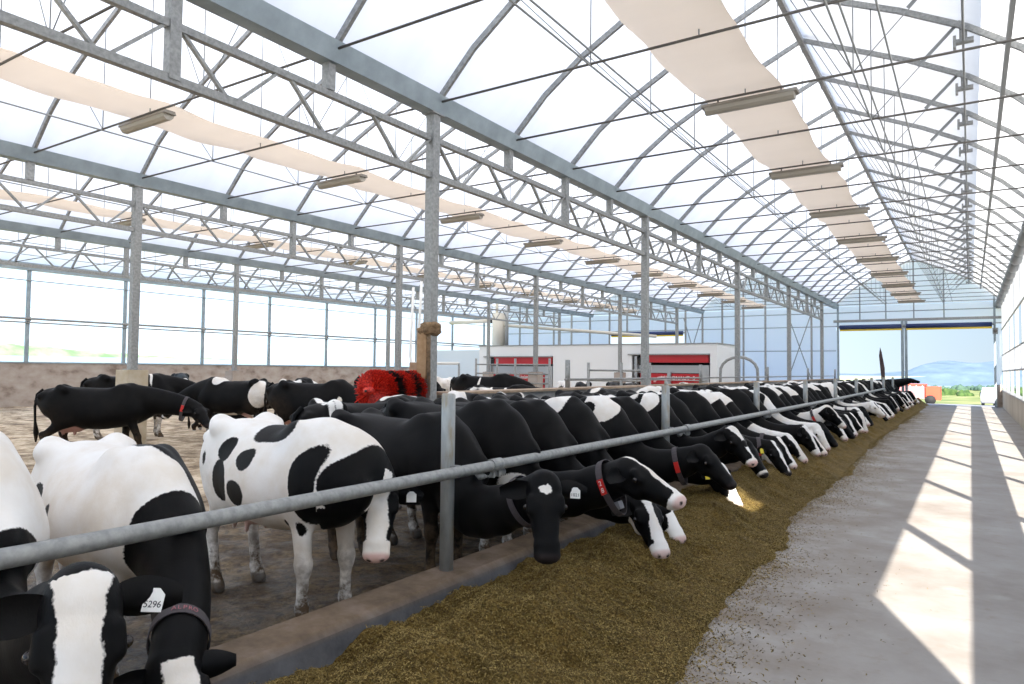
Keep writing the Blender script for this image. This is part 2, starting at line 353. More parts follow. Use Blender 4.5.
# end wall
DX = [-6.52, 1.04]
mb = MB(); YE = Y1
def quad(mb, x0, x1, z0, z1, y=YE): mb.add([(x0, y, z0), (x1, y, z0), (x1, y, z1), (x0, y, z1)], [(0, 1, 2, 3)])
quad(mb, -6.7, DX[0], 0, 4.25); quad(mb, DX[1], XR, 1.2, 4.25); quad(mb, -6.7, XR, 4.45, 5.66)
quad(mb, -14.8, -6.7, 1.2, 5.66); quad(mb, -22.9, -21.4, 1.2, 5.66); quad(mb, -21.4, -15.9, 4.35, 5.66); quad(mb, -15.9, -14.8, 1.2, 5.66); quad(mb, XL, -22.9, 1.9, 5.66)
for xg in BAYS:
    pts = [(xg+x, YE, z+.03) for x, z in FULL]; mb.add(pts, [tuple(range(len(pts)))])
struct(link('wall_back', mb.mesh('end_wall'), M['poly']))
mb = MB(); mb.box(XL, -6.7, YE, YE+.2, -.2, 1.2).box(DX[1]+.12, XR, YE, YE+.2, -.2, 1.2); struct(link('wall_back_concrete', mb.mesh('w'), M['conc_wall']))
# grid of the end wall
for x in [DX[0]-.06, DX[1]+.06, -8.05, -9.4, -10.75, -12.1, -13.45, -14.75, -15.9, -17.3, -18.7, -20.1, -21.45, -23, -24.5, -26, -27.5, -29]:
    big = x in (DX[0]-.06, DX[1]+.06)
    z0 = 4.3 if -21.4 < x < -16 else (1.2 if x < -6.6 else 0)
    b_ = [xx for xx in BAYS if xx <= x+.01] or [XL]; xb = max(b_); zt = arch_z(x-xb)-.03
    o = link('end_wall_post', MB().box(x-.05, x+.05, YE-.12, YE-.02, z0, zt).mesh('post'), M['galv_blue' if big else 'galv'])
    tag(o, 'grey upright of the end wall beside the open doorway' if big else 'slim grey upright carrying the end wall panels, in a row of alike ones', 'post', None if big else 'end wall uprights')
    if big: o['label'] = 'grey upright of the end wall at the %s jamb of the open doorway' % ('left' if x < 0 else 'right')
for z, lb in ((3.05, 'thin dark rail across the end wall panels at mid height'), (4.5, 'thin dark rail across the end wall panels at door head height'), (5.3, 'thin rail across the end wall a little under the gutters')):
    for x0, x1, w_ in ((XL, -6.7, 'left of the feed doorway'), (-6.7, XR, 'above the feed doorway')):
        if z < 4.4 and x0 > -10: continue
        o = link('end_wall_rail', MB().box(x0, x1, YE-.07, YE-.02, z-.025, z+.025).mesh('rail'), M['steel_mid']); tag(o, (lb+', '+w_).replace('thin dark', 'dark'), 'rail')
for x in (-1.2, -2.65, -4.05, -5.4):
    o = link('gable_upright', MB().box(x-.03, x+.03, YE-.08, YE-.02, 4.8, arch_z(x+6.7)-.05).mesh('u'), M['steel_mid']); tag(o, 'thin dark upright in the gable above the feed doorway, in a row of alike ones', 'post', 'gable uprights over the doorway')
for x0, x1, z0, z1, w in ((-9.4, -8.05, 1.3, 5.3, 'left'), (-16, -14.8, 1.3, 5.3, 'right')):
    root = empty('cross_brace', (0, YE-.15, 0)); tag(root, 'pair of thin crossing steel braces on the end wall, %s' % ('near the feed doorway' if w == 'left' else 'behind the milking room'), 'brace')
    link('brace_rod', MB().bar((x0, 0, z0), (x1, 0, z1), .05).mesh('b'), M['steel_mid'], root); link('brace_rod', MB().bar((x1, 0, z0), (x0, 0, z1), .05).mesh('b'), M['steel_mid'], root)
o = link('door_header', MB().box(-6.8, XR, YE-.25, YE-.1, 4.72, 4.86).mesh('h'), M['galv']); tag(o, 'light steel beam spanning the end wall above the rolled door', 'beam')
# rolled up blue doors
M['navy'] = mat('navy_vinyl', (.012, .03, .12), .5); M['yellow'] = mat('yellow_vinyl', (.75, .55, .05), .5)
def roll_door(x0, x1, z, lb, ym=YE-.28):
    root = empty('roll_up_door', ((x0+x1)/2, ym, z)); tag(root, lb, 'roll-up door'); h = (x1-x0)/2
    link('fabric_roll', MB().tube([(-h, 0, 0), (h, 0, 0)], .13, 14).mesh('roll', True), M['navy'], root)
    link('bottom_bar', MB().box(-h, h, -.03, .03, -.22, -.12).mesh('bar'), M['yellow'], root)
    link('axle', MB().tube([(-h-.15, 0, 0), (h+.12, 0, 0)], .035, 8).mesh('axle', True), M['steel_mid'], root)
roll_door(-6.45, -3.25, 4.42, 'navy rolled door fabric with yellow edge over the left half of the feed doorway')
roll_door(-3.02, .98, 4.42, 'navy rolled door fabric with yellow edge over the right half of the feed doorway')
roll_door(-21.2, -16.0, 4.30, 'navy rolled door with yellow edge above the white milking room')
root = empty('door_motor', (1.12, YE-.32, 4.1)); tag(root, 'small grey gear motor beside the right end of the rolled door', 'motor')
link('gearbox', MB().box(-.12, .12, -.1, .1, -.2, .12, .03).mesh('g'), M['steel_mid'], root); link('wall_bracket', MB().box(-.06, .06, .1, .24, -.1, .1).mesh('k'), M['galv'], root); link('motor_can', MB().tube([(0, -.1, -.05), (0, -.34, -.05)], .09, 12).mesh('c', True), M['steel_dark'], root)
root = empty('door_post', (-3.13, YE-.2, 0)); tag(root, 'twin galvanized post dividing the open feed doorway in two', 'post')
for dx in (-.09, .09): link('upright', MB().box(dx-.07, dx+.07, -.08, .08, 0, 4.75, .01).mesh('u'), M['galv_blue'], root)
link('tie_plate', MB().box(-.2, .2, -.1, -.08, 4.3, 4.5).mesh('t'), M['galv'], root)

# wall along the mud alley, with cap and railing
o = struct(link('partition_wall', MB().box(-6.82, -6.58, 8.35, Y1, -.1, 1.36).mesh('w'), noisy('grey_board_concrete', [(.35, (.30, .28, .26)), (.6, (.46, .46, .46))], 2.2, .9, coords=(1, 2, .5), detail=7)))
o = struct(link('trim_4', MB().box(-6.9, -6.5, 8.2, Y1, 1.36, 1.40).mesh('cap'), noisy('dusty_cap', [(.3, (.30, .21, .14)), (.7, (.45, .34, .25))], 5, .9)))
root = empty('pipe_railing', (-6.7, 0, 0)); tag(root, 'long grey pipe railing on posts along the wall behind the feeding cows', 'railing')
link('top_pipe', MB().tube([(0, 12.2, 1.56), (0, Y1-.2, 1.56)], .024, 8).mesh('p', True), M['galv'], root)
for i in range(9): link('rail_post', MB().tube([(0, 12.3+4.1*i, 1.38), (0, 12.3+4.1*i, 1.95)], .05, 10).mesh('p', True), M['galv'], root)

# curb and feed rail
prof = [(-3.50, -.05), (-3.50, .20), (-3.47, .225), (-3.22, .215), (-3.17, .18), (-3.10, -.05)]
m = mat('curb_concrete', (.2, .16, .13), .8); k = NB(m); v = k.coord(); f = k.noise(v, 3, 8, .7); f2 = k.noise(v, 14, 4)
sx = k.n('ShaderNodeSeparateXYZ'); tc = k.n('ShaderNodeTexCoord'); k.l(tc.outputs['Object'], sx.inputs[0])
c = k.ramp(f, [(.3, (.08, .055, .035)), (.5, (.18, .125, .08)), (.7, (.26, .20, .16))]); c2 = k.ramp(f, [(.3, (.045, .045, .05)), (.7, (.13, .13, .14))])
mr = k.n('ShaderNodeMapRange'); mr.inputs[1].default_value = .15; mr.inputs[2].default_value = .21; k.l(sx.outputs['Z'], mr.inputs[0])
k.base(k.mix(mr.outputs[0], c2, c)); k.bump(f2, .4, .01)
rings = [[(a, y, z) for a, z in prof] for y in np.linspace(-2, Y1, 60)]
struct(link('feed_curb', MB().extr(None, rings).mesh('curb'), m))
root = empty('feed_rail', (0, 0, 0)); tag(root, 'long galvanized neck rail running in front of the feeding cows', 'rail')
RX, RZ = -3.25, .975
link('pipe', MB().tube([(RX, -2, RZ), (RX, 8.9, RZ-.005), (RX, 22, RZ+.02), (RX, 35.5, RZ+.08)], .043, 16).mesh('pipe', True), M['galv'], root)
FY = [-.35, 4.28, 8.88, 13.58, 18.23, 22.75, 27.3, 31.9, 36.5, 41.1]
for y in (4.0+.75, 9.35, 14.05, 18.7, 23.2, 27.8):
    c_ = MB().tube([(RX-.03, y-.22, RZ-.075), (RX-.03, y+.16, RZ-.075)], .030, 12)
    link('lower_sleeve', c_.mesh('s', True), M['galv'], root)
    cl = MB().tube([(RX, y-.07, RZ), (RX, y+.07, RZ)], .052, 16); cl.box(RX-.06, RX+.02, y-.05, y-.03, RZ-.1, RZ-.02).box(RX-.06, RX+.02, y+.03, y+.05, RZ-.1, RZ-.02)
    link('clamp', cl.mesh('c'), M['galv'], root)
DESC = ['beside the camera', 'nearest, left of the white star cow', 'second, with broken tip', 'third in line', 'fourth in line', 'fifth in line', 'sixth in line', 'seventh in line', 'eighth in line', 'last before the doorway']
postm = mat('galv_post_stained', (.4, .4, .4), .5, .3); k = NB(postm); v = k.coord((1, 1, .35)); f = k.noise(v, 14, 5)
v2 = k.coord((1, 1, .25)); f2 = k.noise(v2, 9, 4)
k.base(k.mix(k.ramp(f2, [(.52, G(0)), (.66, G(.8))]), k.ramp(f, [(.3, (.30, .325, .335)), (.7, (.46, .48, .48))]), (.30, .23, .12)))
for i, y in enumerate(FY):
    root = empty('fence_post', (-3.37, y, 0)); tag(root, 'round galvanized post of the feed rail, '+DESC[i], 'post')
    link('shaft', MB().tube([(0, 0, .15), (0, 0, 1.545), (0, 0, 1.56)], [.053, .053, .045], 20).mesh('s', True), postm, root)
    if i == 2: link('broken_cap', MB().tube([(.01, 0, 1.55), (.0, .01, 1.60), (-.01, 0, 1.63)], [.03, .022, .008], 8).mesh('c', True), postm, root)
    link('rail_bracket', MB().box(.03, .10, -.03, .03, RZ-.04, RZ+.04).mesh('b'), M['galv'], root)

# shade cloths and lamps
cloth_prev = None
for b, (xg, nm) in enumerate(zip(BAYS[:3], ('over the feed alley', 'over the cow brush bay', 'over the third bay'))):
    ys = np.arange(-4.25, 44, .205); V = []; F = []
    off = np.array([-.55, -.5, -.2, .15, .5, .55]); 
    for y in ys:
        t = ((y-8.05)/2.05) % 1; sag = .05*math.sin(math.pi*t)
        z0 = 5.80
        for j, o_ in enumerate(off):
            ed = .03 if j in (0, 5) else 0
            V.append((xg+3.97+o_+.04*math.sin(y*1.3+b), y, z0-sag-ed+.012*math.sin(y*5+j*2)))
    n = len(off)
    for i in range(len(ys)-1):
        for j in range(n-1): F.append((i*n+j, i*n+j+1, (i+1)*n+j+1, (i+1)*n+j))
    o = link('shade_cloth', MB().add(V, F).mesh('cloth', True), M['screen_cloth']); tag(o, 'long cream strip of gathered shade cloth '+nm, 'shade cloth')
lampm = MB()
root0 = None
M['lampcase'] = mat('grimy_lamp_lens', (.36, .33, .28), .45); M['lamptop'] = mat('grimy_lamp_body', (.22, .2, .17), .6)
hs = [(-.09, 0), (-.075, -.05), (-.035, -.085), (.035, -.085), (.075, -.05), (.09, 0)]
lens = MB().extr(None, [[(x, a, z) for a, z in hs] for x in (-.62, .62)]).mesh('lens'); lens.materials.append(M['lampcase'])
hb = [(-.1, 0), (.1, 0), (.08, .05), (-.08, .05)]
body = MB().extr(None, [[(x, a, z) for a, z in hb] for x in (-.66, .66)]).mesh('housing'); body.materials.append(M['lamptop'])
hk = MB().box(-.45, -.43, -.01, .01, .05, .1).box(.43, .45, -.01, .01, .05, .1).mesh('hook'); hk.materials.append(M['steel_dark'])
ORD = ['nearest', 'second', 'third', 'fourth', 'fifth', 'sixth', 'seventh', 'eighth', 'ninth', 'tenth']
for b, xg in enumerate(BAYS[:3]):
    for i in range(10):
        y = (10.1 if b == 0 else 6.0)+4.1*i
        if y > 43: continue
        root = empty('tube_lamp', (xg+(4.1 if b == 0 else 3.95), y, 5.60))
        tag(root, 'grimy unlit tube lamp, %s in the row %s' % (ORD[i], ('over the feed alley', 'over the cow brush bay', 'over the third bay')[b]), 'lamp', 'unlit tube lamps')
        link('housing', body, parent=root); link('lens', lens, parent=root); link('hook', hk, parent=root)

# ------------------------------------------------------------------ silage
def feed_z(X, Y):
    edge = np.interp(Y, [0, 4, 5.5, 7, 9, 13, 20, 46], [-1.25, -1.35, -1.5, -1.5, -1.75, -1.72, -2.0, -1.95])+.13*wav(Y*0, Y, 21, 1.7, 3)+.07*wav(X*2, Y, 25, 9, 3)
    xc = np.interp(Y, [0, 4, 8, 12, 46], [-2.35, -2.35, -2.45, -2.5, -2.45])
    hc = np.interp(Y, [0, 3, 6, 12, 46], [.22, .25, .27, .30, .34])+.05*wav(X*0, Y, 22, 1.2, 2)
    hl = np.interp(Y, [0, 4, 6, 9, 46], [.12, .12, .14, .19, .21])
    t = np.clip((X-xc)/(edge-xc), 0, 1); right = hc*(1-t)**1.25*(1-.25*np.sin(t*3.14))
    s = np.clip((xc-X)/(xc+3.15), 0, 1); left = hc+(hl-hc)*(s*s*(3-2*s))
    z = np.where(X > xc, right, left)
    amp = np.clip(z/.12, 0, 1)
    z = z+amp*(.08*wav(X, Y, 31, 3.0, 4)+.115*wav(X, Y, 33, 8, 4)+.06*np.abs(wav(X, Y, 35, 24, 3)))
    return z-.012
msil = mat('silage', (.2, .14, .04), .85, spec=.25); k = NB(msil); v = k.coord(); va = k.coord((1, .35, 1))
f = k.noise(v, 55, 6, .75); g = k.noise(v, 3.5, 5, .6); h = k.noise(va, 120, 3)
c = k.ramp(f, [(.3, (.05, .028, .007)), (.45, (.12, .075, .018)), (.56, (.24, .155, .04)), (.68, (.42, .30, .10))])
c2 = k.ramp(f, [(.3, (.03, .02, .006)), (.5, (.12, .078, .018)), (.72, (.28, .21, .055))])
k.base(k.mix(k.ramp(g, [(.42, G(0)), (.6, G(.85))]), c, c2)); k.bump(h, 1.0, .03)
def grid_feed(y0, y1, dx, dy):
    return height_grid(-3.12, -1.15, y0, y1, dx, dy, feed_z)
ya = [height_grid(-3.12, -1.1, 1.0, 9.0, .022, .022, feed_z), height_grid(-3.12, -1.1, 9.0, Y1+.3, .035, .06, feed_z)]
V = []; F = []
for me in ya:
    o_ = len(V); V += [tuple(x.co) for x in me.vertices]; F += [tuple(i+o_ for i in p.vertices) for p in me.polygons]; bpy.data.meshes.remove(me)
# loose strands lying on the heap and strewn over the concrete
def strands(n, gen, L, wd, zoff):
    P = gen(n); n = len(P); X = P[:, 0]; Y = P[:, 1]; Z = np.maximum(feed_z(X, Y), .0)
    th = rng.uniform(0, 2*np.pi, n); el = rng.uniform(-.15, .55, n); l = L*rng.uniform(.5, 1.4, n); w = wd*rng.uniform(.6, 1.3, n)
    d = np.stack([np.cos(th)*np.cos(el), np.sin(th)*np.cos(el), np.sin(el)], 1); s = np.stack([-np.sin(th), np.cos(th), rng.uniform(-.6, .6, n)], 1)
    c = np.stack([X, Y, Z+zoff], 1); a = c-d*l[:, None]/2; b = c+d*l[:, None]/2; m_ = c+np.stack([np.zeros(n), np.zeros(n), l*.12], 1)
    vs = np.stack([a-s*w[:, None]/2, a+s*w[:, None]/2, m_+s*w[:, None]/2, m_-s*w[:, None]/2, b+s*w[:, None]/3, b-s*w[:, None]/3], 1).reshape(-1, 3)
    i = np.arange(n)[:, None]*6; fs = np.concatenate([i+np.array([[0, 1, 2, 3]]), i+np.array([[3, 2, 4, 5]])])
    return vs.tolist(), fs.tolist()
def gen_heap(n):
    y = 1.6+rng.random(n)**1.6*11; x = rng.uniform(-3.1, -1.25, n); P = np.stack([x, y], 1); z = feed_z(x, y); return P[z > .0]
mst = mat('silage_fibre', (.3, .2, .06), .8, spec=.2); k = NB(mst); v = k.coord(); k.base(k.ramp(k.noise(v, 90, 2), [(.38, (.035, .02, .006)), (.5, (.15, .10, .025)), (.62, (.42, .31, .11))]))
nf0 = len(F)
vs, fs = strands(90000, gen_heap, .042, .0036, .008); o_ = len(V); V += [tuple(q) for q in vs]; F += [tuple(i+o_ for i in q) for q in fs]
me = bpy.data.meshes.new('silage'); me.from_pydata(V, [], F); me.shade_smooth()
me.materials.append(msil); me.materials.append(mst); mi = np.zeros(len(F), dtype=np.int32); mi[nf0:] = 1; me.polygons.foreach_set('material_index', mi)
o = link('silage_heap', me, None); tag(o, 'long heap of brown green chopped silage along the feed curb', 'silage'); o['kind'] = 'stuff'
def gen_floor(n):
    y = 2.6+rng.random(n)**1.2*34; d = rng.exponential(.17, n); e = np.interp(y, [0, 4, 5.5, 7, 9, 13, 20, 46], [-1.3, -1.4, -1.55, -1.55, -1.8, -1.75, -2.0, -1.95])
    x = e-.1+d*(1+.8*wav(y*0, y, 41, 1.1, 3)); P = np.stack([x, y], 1); keep = (wav(x*1.5, y*1.0, 44, 2.2, 3) > rng.uniform(-.9, .35, n)) & (x < 1.2); return P[keep]
vs, fs = strands(42000, gen_floor, .022, .005, .003)
me = bpy.data.meshes.new('crumbs'); me.from_pydata(vs, [], fs)
o = link('silage_crumbs', me, mst); tag(o, 'loose silage crumbs strewn on the concrete beside the heap', 'silage'); o['kind'] = 'stuff'

# ------------------------------------------------------------------ cows
def nrm(v): v = np.asarray(v, float); return v/np.linalg.norm(v)
TX = np.array([-.93, -.90, -.84, -.72, -.55, -.35, -.1, .15, .38, .55, .70, .82, .92])
TT = np.array([1.16, 1.27, 1.335, 1.37, 1.395, 1.385, 1.37, 1.365, 1.385, 1.40, 1.35, 1.22, 1.08])
TB = np.array([1.08, .98, .86, .78, .70, .63, .59, .58, .61, .64, .70, .79, .93])
TW = np.array([.03, .10, .17, .235, .275, .31, .35, .36, .31, .27, .225, .16, .05])
TT = TT*.975
_xs = np.linspace(-.93, .92, 400)
def _sm(a):
    y = np.interp(_xs, TX, a); kk = np.hanning(41); kk /= kk.sum(); return np.convolve(np.pad(y, 20, 'edge'), kk, 'valid')
ST, SB, SW = _sm(TT), _sm(TB), _sm(TW)
def surface_nets(F, org, h):
    S = F < 0; nx, ny, nz = F.shape
    c = np.zeros((nx-1, ny-1, nz-1), int)
    for i in (0, 1):
        for j in (0, 1):
            for k_ in (0, 1): c += S[i:nx-1+i, j:ny-1+j, k_:nz-1+k_]
    act = (c > 0) & (c < 8); idx = -np.ones(act.shape, int); ids = np.argwhere(act); idx[act] = np.arange(len(ids))
    acc = np.zeros((len(ids), 3)); cnt = np.zeros(len(ids))
    cor = [(i, j, k_) for i in (0, 1) for j in (0, 1) for k_ in (0, 1)]
    I, J, K = ids.T
    vals = {q: F[I+q[0], J+q[1], K+q[2]] for q in cor}
    for a in cor:
        for ax in range(3):
            if a[ax] == 0:
                b = list(a); b[ax] = 1; b = tuple(b); fa, fb = vals[a], vals[b]; m = (fa < 0) != (fb < 0)
                t = np.where(m, fa/(fa-fb+1e-12), 0); p = np.array(a, float)[None].repeat(len(ids), 0); p[:, ax] += t
                acc[m] += p[m]; cnt[m] += 1
    V = (ids+acc/cnt[:, None])*h+org
    quads = []
    for ax in range(3):
        o1, o2 = [(1, 2), (2, 0), (0, 1)][ax]
        sl0 = [slice(None)]*3; sl1 = [slice(None)]*3; sl0[ax] = slice(0, -1); sl1[ax] = slice(1, None)
        e = S[tuple(sl0)] != S[tuple(sl1)]; P = np.argwhere(e)
        P = P[(P[:, o1] > 0) & (P[:, o2] > 0) & (P[:, o1] < F.shape[o1]-1) & (P[:, o2] < F.shape[o2]-1)]
        def at(d1, d2):
            Q = P.copy(); Q[:, o1] += d1; Q[:, o2] += d2; return idx[Q[:, 0], Q[:, 1], Q[:, 2]]
        q = np.stack([at(-1, -1), at(0, -1), at(0, 0), at(-1, 0)], 1)
        flip = ~S[P[:, 0], P[:, 1], P[:, 2]]; q[flip] = q[flip][:, ::-1]; quads.append(q)
    return V, np.concatenate(quads)
class Field:
    def __init__(s, lo, hi, h):
        s.h = h; s.lo = np.array(lo, float); n = np.ceil((np.array(hi)-s.lo)/h).astype(int)+1
        s.ax = [s.lo[i]+h*np.arange(n[i]) for i in range(3)]; s.F = np.full(n, .5); s.rs = 1.0
    def put(s, lo, hi, fn, k=.05):
        sl = []
        for i in range(3):
            a = int(max(0, np.floor((lo[i]-.12-s.lo[i])/s.h))); b = int(min(len(s.ax[i]), np.ceil((hi[i]+.12-s.lo[i])/s.h)+1)); sl.append(slice(a, max(a+1, b)))
        X = s.ax[0][sl[0]][:, None, None]; Y = s.ax[1][sl[1]][None, :, None]; Z = s.ax[2][sl[2]][None, None, :]
        f = fn(X, Y, Z); g = s.F[tuple(sl)]; hh = np.clip(.5+.5*(g-f)/k, 0, 1); s.F[tuple(sl)] = g*(1-hh)+f*hh-k*hh*(1-hh)
    def cap(s, p0, p1, a0, a1, b0=None, b1=None, side=None, k=.05):
        p0 = np.array(p0, float); p1 = np.array(p1, float); b0 = (b0 or a0)*s.rs; b1 = (b1 or a1)*s.rs; a0 *= s.rs; a1 *= s.rs; d = p1-p0; L2 = d@d; R = max(a0, a1, b0, b1)
        if side is None: side = np.array([0, 1., 0])
        side = np.array(side, float)
        def fn(X, Y, Z):
            t = np.clip(((X-p0[0])*d[0]+(Y-p0[1])*d[1]+(Z-p0[2])*d[2])/L2, 0, 1)
            qx = X-p0[0]-t*d[0]; qy = Y-p0[1]-t*d[1]; qz = Z-p0[2]-t*d[2]; lat = qx*side[0]+qy*side[1]+qz*side[2]
            q2 = qx*qx+qy*qy+qz*qz; a = a0+(a1-a0)*t; b = b0+(b1-b0)*t
            rho = np.sqrt(np.maximum(q2-lat*lat, 0)/a**2+lat*lat/b**2)+1e-9
            return (rho-1)*np.minimum(a, b)
        s.put(np.minimum(p0, p1)-R, np.maximum(p0, p1)+R, fn, k)
    def torso(s, k=.05):
        def fn(X, Y, Z):
            x = X[:, 0, 0]; xi = np.clip(x, -.93, .92); t = np.interp(xi, _xs, ST)[:, None, None]; b = np.interp(xi, _xs, SB)[:, None, None]; w = np.interp(xi, _xs, SW)[:, None, None]
            c = (t+b)/2; hh = (t-b)/2; u = (Z-c)/hh; uc = np.clip(u, -1, 1); ww = w*(1-.16*uc-.06*uc*uc)
            rho = (np.abs(Y/ww)**2.2+np.abs(u)**2.2)**(1/2.2); f = (rho-1)*np.minimum(ww, hh)
            return f+np.abs(x-xi)[:, None, None]*1.0
        s.put((-.95, -.4, .5), (.95, .4, 1.45), fn, k)
def rotz(v, a): c, s_ = math.cos(a), math.sin(a); return np.array([v[0]*c-v[1]*s_, v[0]*s_+v[1]*c, v[2]])
EYE = MB()
def uvs(r, n=10, m=8, sc=(1, 1, 1)):
    V = [(0, 0, r*sc[2])]; F = []
    for i in range(1, m):
        a = math.pi*i/m
        for j in range(n): b = 2*math.pi*j/n; V.append((r*math.sin(a)*math.cos(b)*sc[0], r*math.sin(a)*math.sin(b)*sc[1], r*math.cos(a)*sc[2]))
    V.append((0, 0, -r*sc[2])); L = len(V)-1
    for j in range(n): F.append((0, 1+j, 1+(j+1) % n)); F.append((L, L-n+(j+1) % n, L-n+j))
    for i in range(m-2):
        for j in range(n): F.append((1+i*n+j, 1+(i+1)*n+j, 1+(i+1)*n+(j+1) % n, 1+i*n+(j+1) % n))
    return V, F
eye_me = MB().add(*uvs(.021)).mesh('eye', True); eye_me.materials.append(mat('eye_gloss', (.012, .008, .008), .08))
M['collar'] = mat('dark_collar_strap', (.06, .05, .055), .7); M['red'] = mat('red_plastic', (.55, .02, .015), .4); M['white'] = mat('white_plastic', (.82, .82, .80), .45)
M['ink'] = mat('black_ink', (.02, .02, .03), .6); M['pinkish'] = mat('faded_red_print', (.35, .12, .14), .7); M['yel'] = mat('yellow_plastic', (.75, .62, .03), .4); M['greyp'] = mat('grey_plastic', (.22, .22, .24), .5)
cm = bpy.data.materials.new('holstein_hair'); cm.use_nodes = True; k = NB(cm); b_ = k.b
v = k.coord()
def attr(n): a = k.n('ShaderNodeAttribute'); a.attribute_name = n; return a.outputs['Fac']
fine = k.noise(v, 60, 3); 
def mth(op, a, b=None):
    x = k.n('ShaderNodeMath', operation=op)
    for i, q in enumerate((a, b)):
        if q is None: continue
        if isinstance(q, (int, float)): x.inputs[i].default_value = q
        else: k.l(q, x.inputs[i])
    return x.outputs[0]
wh = mth('ADD', attr('wht'), mth('MULTIPLY', mth('SUBTRACT', fine, .5), .022))
mr = k.n('ShaderNodeMapRange'); mr.inputs[1].default_value = -.003; mr.inputs[2].default_value = .004; k.l(wh, mr.inputs[0])
big = k.noise(v, 2.6, 5, .6)
wc = k.ramp(big, [(.38, (.74, .68, .61)), (.55, (.82, .79, .76)), (.7, (.86, .85, .83))]); bc = k.ramp(k.noise(v, 5, 5), [(.4, (.0025, .0025, .003)), (.7, (.006, .0055, .0055))])
c = k.mix(mr.outputs[0], bc, wc)
pk = attr('pnk'); c = k.mix(pk, c, (.60, .34, .30)); c = k.mix(attr('drk'), c, (.02, .015, .015))
md = mth('MULTIPLY', attr('mud'), k.ramp(k.noise(v, 11, 6, .7), [(.38, G(.1)), (.58, G(1))])); c = k.mix(md, c, (.10, .068, .042))
k.base(c); b_.inputs['Roughness'].default_value = .55; b_.inputs['Specular IOR Level'].default_value = .11
k.bump(k.noise(k.coord((1, 1, .4)), 130, 3), .18, .006)
M['cow'] = cm
def build_cow(spec):
    """spec: res, poll, muz (local coordinates), legs (dict), base, blobs, face"""
    res = spec.get('res', .02); poll = np.array(spec['poll'], float); muz = np.array(spec['muz'], float)
    h = nrm(muz-poll); hs = spec.get('hs', 1.04); HL = .53*hs; poll = muz-h*HL
    n0 = np.array([.52, 0, 1.12]); fwd = nrm([*(poll-n0)[:2], 0]); hx = np.array([h[0], h[1], 0]); 
    base_n = np.array([0, 0, 1.])+.7*(nrm(hx) if np.linalg.norm(hx) > .15 else fwd)
    n = nrm(base_n-h*(base_n@h)); s = np.cross(n, h)
    jp = np.array([1.0, 0, .82])
    # neck curve
    n3 = poll+h*.05-n*.09; wp = spec.get('wp'); n0 = np.array([.58, 0, 1.08]) if wp is not None else n0; ctl = 2*np.array(wp)-.5*(n0+n3) if wp is not None else np.array([.86, 0, 1.10 if poll[2] > .9 else 1.0])*.55+.45*(n3-h*.22)
    T = np.linspace(0, 1, 9); NP = [(1-t)**2*n0+2*t*(1-t)*ctl+t*t*n3 for t in T]
    RA = np.interp(T, [0, .3, .7, 1], [.27, .225, .175, .135]); RB = np.interp(T, [0, .3, .7, 1], [.19, .145, .11, .10])
    lo = np.minimum(np.min(NP, 0)-.3, np.minimum(muz-.2, [-1.05, -.46, -.04])); hi = np.maximum(np.max(NP, 0)+.3, np.maximum(np.maximum(muz, poll)+.25, [1.0, .46, 1.5]))
    lo[2] = min(-.04, muz[2]-.14)
    fd = Field(lo, hi, res)
    fd.torso()
    for sg in (-1, 1):
        fd.cap((-.56, sg*.20, 1.33), (-.50, sg*.24, 1.30), .06, .06, k=.07)          # hook bones
        fd.cap((-.86, sg*.11, 1.19), (-.84, sg*.11, 1.21), .06, .05, k=.06)           # pin bones
        fd.cap((.40, sg*.13, 1.24), (.58, sg*.19, .92), .16, .13, .08, .10, k=.08)    # shoulder
        fd.cap((-.5, sg*.17, 1.1), (-.52, sg*.19, .84), .24, .17, .10, .10, k=.08)    # thigh
    fd.cap((.35, 0, 1.33), (.55, 0, 1.35), .06, .06, k=.08)
    fd.cap((.68, 0, .86), (.84, 0, .90), .13, .12, .10, .09, k=.10)                   # brisket
    L = spec.get('legs', {})
    for sg, key in ((-1, 'fr'), (1, 'fl')):
        dx, lift = L.get(key, (0, 0)); y = sg*.17
        el = np.array([.50+dx*.15, y, .80]); kn = np.array([.54+dx*.6, y, .43+lift*.4]); ft = np.array([.53+dx, y, .13+lift]); ho = ft+np.array([.035, 0, -.075])
        fd.cap((.50, y, .98), el, .15, .095, .09, .075, k=.07); fd.cap(el, kn, .088, .056, .066, .05, k=.04); fd.cap(kn, kn+[0, 0, -.04], .056, .05, k=.03)
        fd.cap(kn, ft, .045, .040, .038, .036, k=.03); fd.cap(ft, ho, .045, .052, .042, .046, k=.03); fd.cap(ho, ho+[.02, 0, -.025], .055, .058, .048, .05, k=.02)
    for sg, key in ((-1, 'hr'), (1, 'hl')):
        dx, lift = L.get(key, (0, 0)); y = sg*.17
        sf = np.array([-.42+dx*.2, sg*.20, .78]); hk = np.array([-.70+dx*.75, y, .50+lift*.3]); ft = np.array([-.63+dx, y, .13+lift]); ho = ft+np.array([.035, 0, -.075])
        fd.cap((-.55, sg*.18, 1.0), sf, .2, .12, .10, .085, k=.07); fd.cap(sf, hk, .115, .055, .075, .042, k=.05)
        fd.cap(hk+[-.02, 0, .03], hk, .05, .055, .038, .042, k=.03); fd.cap(hk, ft, .052, .042, .042, .038, k=.03)
        fd.cap(ft, ho, .046, .054, .042, .046, k=.03); fd.cap(ho, ho+[.02, 0, -.025], .056, .058, .048, .05, k=.02)
    fd.cap((-.48, 0, .70), (-.30, 0, .68), .17, .14, .15, .13, k=.06)                 # udder
    for sx_ in (-.52, -.34):
        for sg in (-1, 1): fd.cap((sx_, sg*.07, .58), (sx_, sg*.08, .50), .02, .016, k=.03)
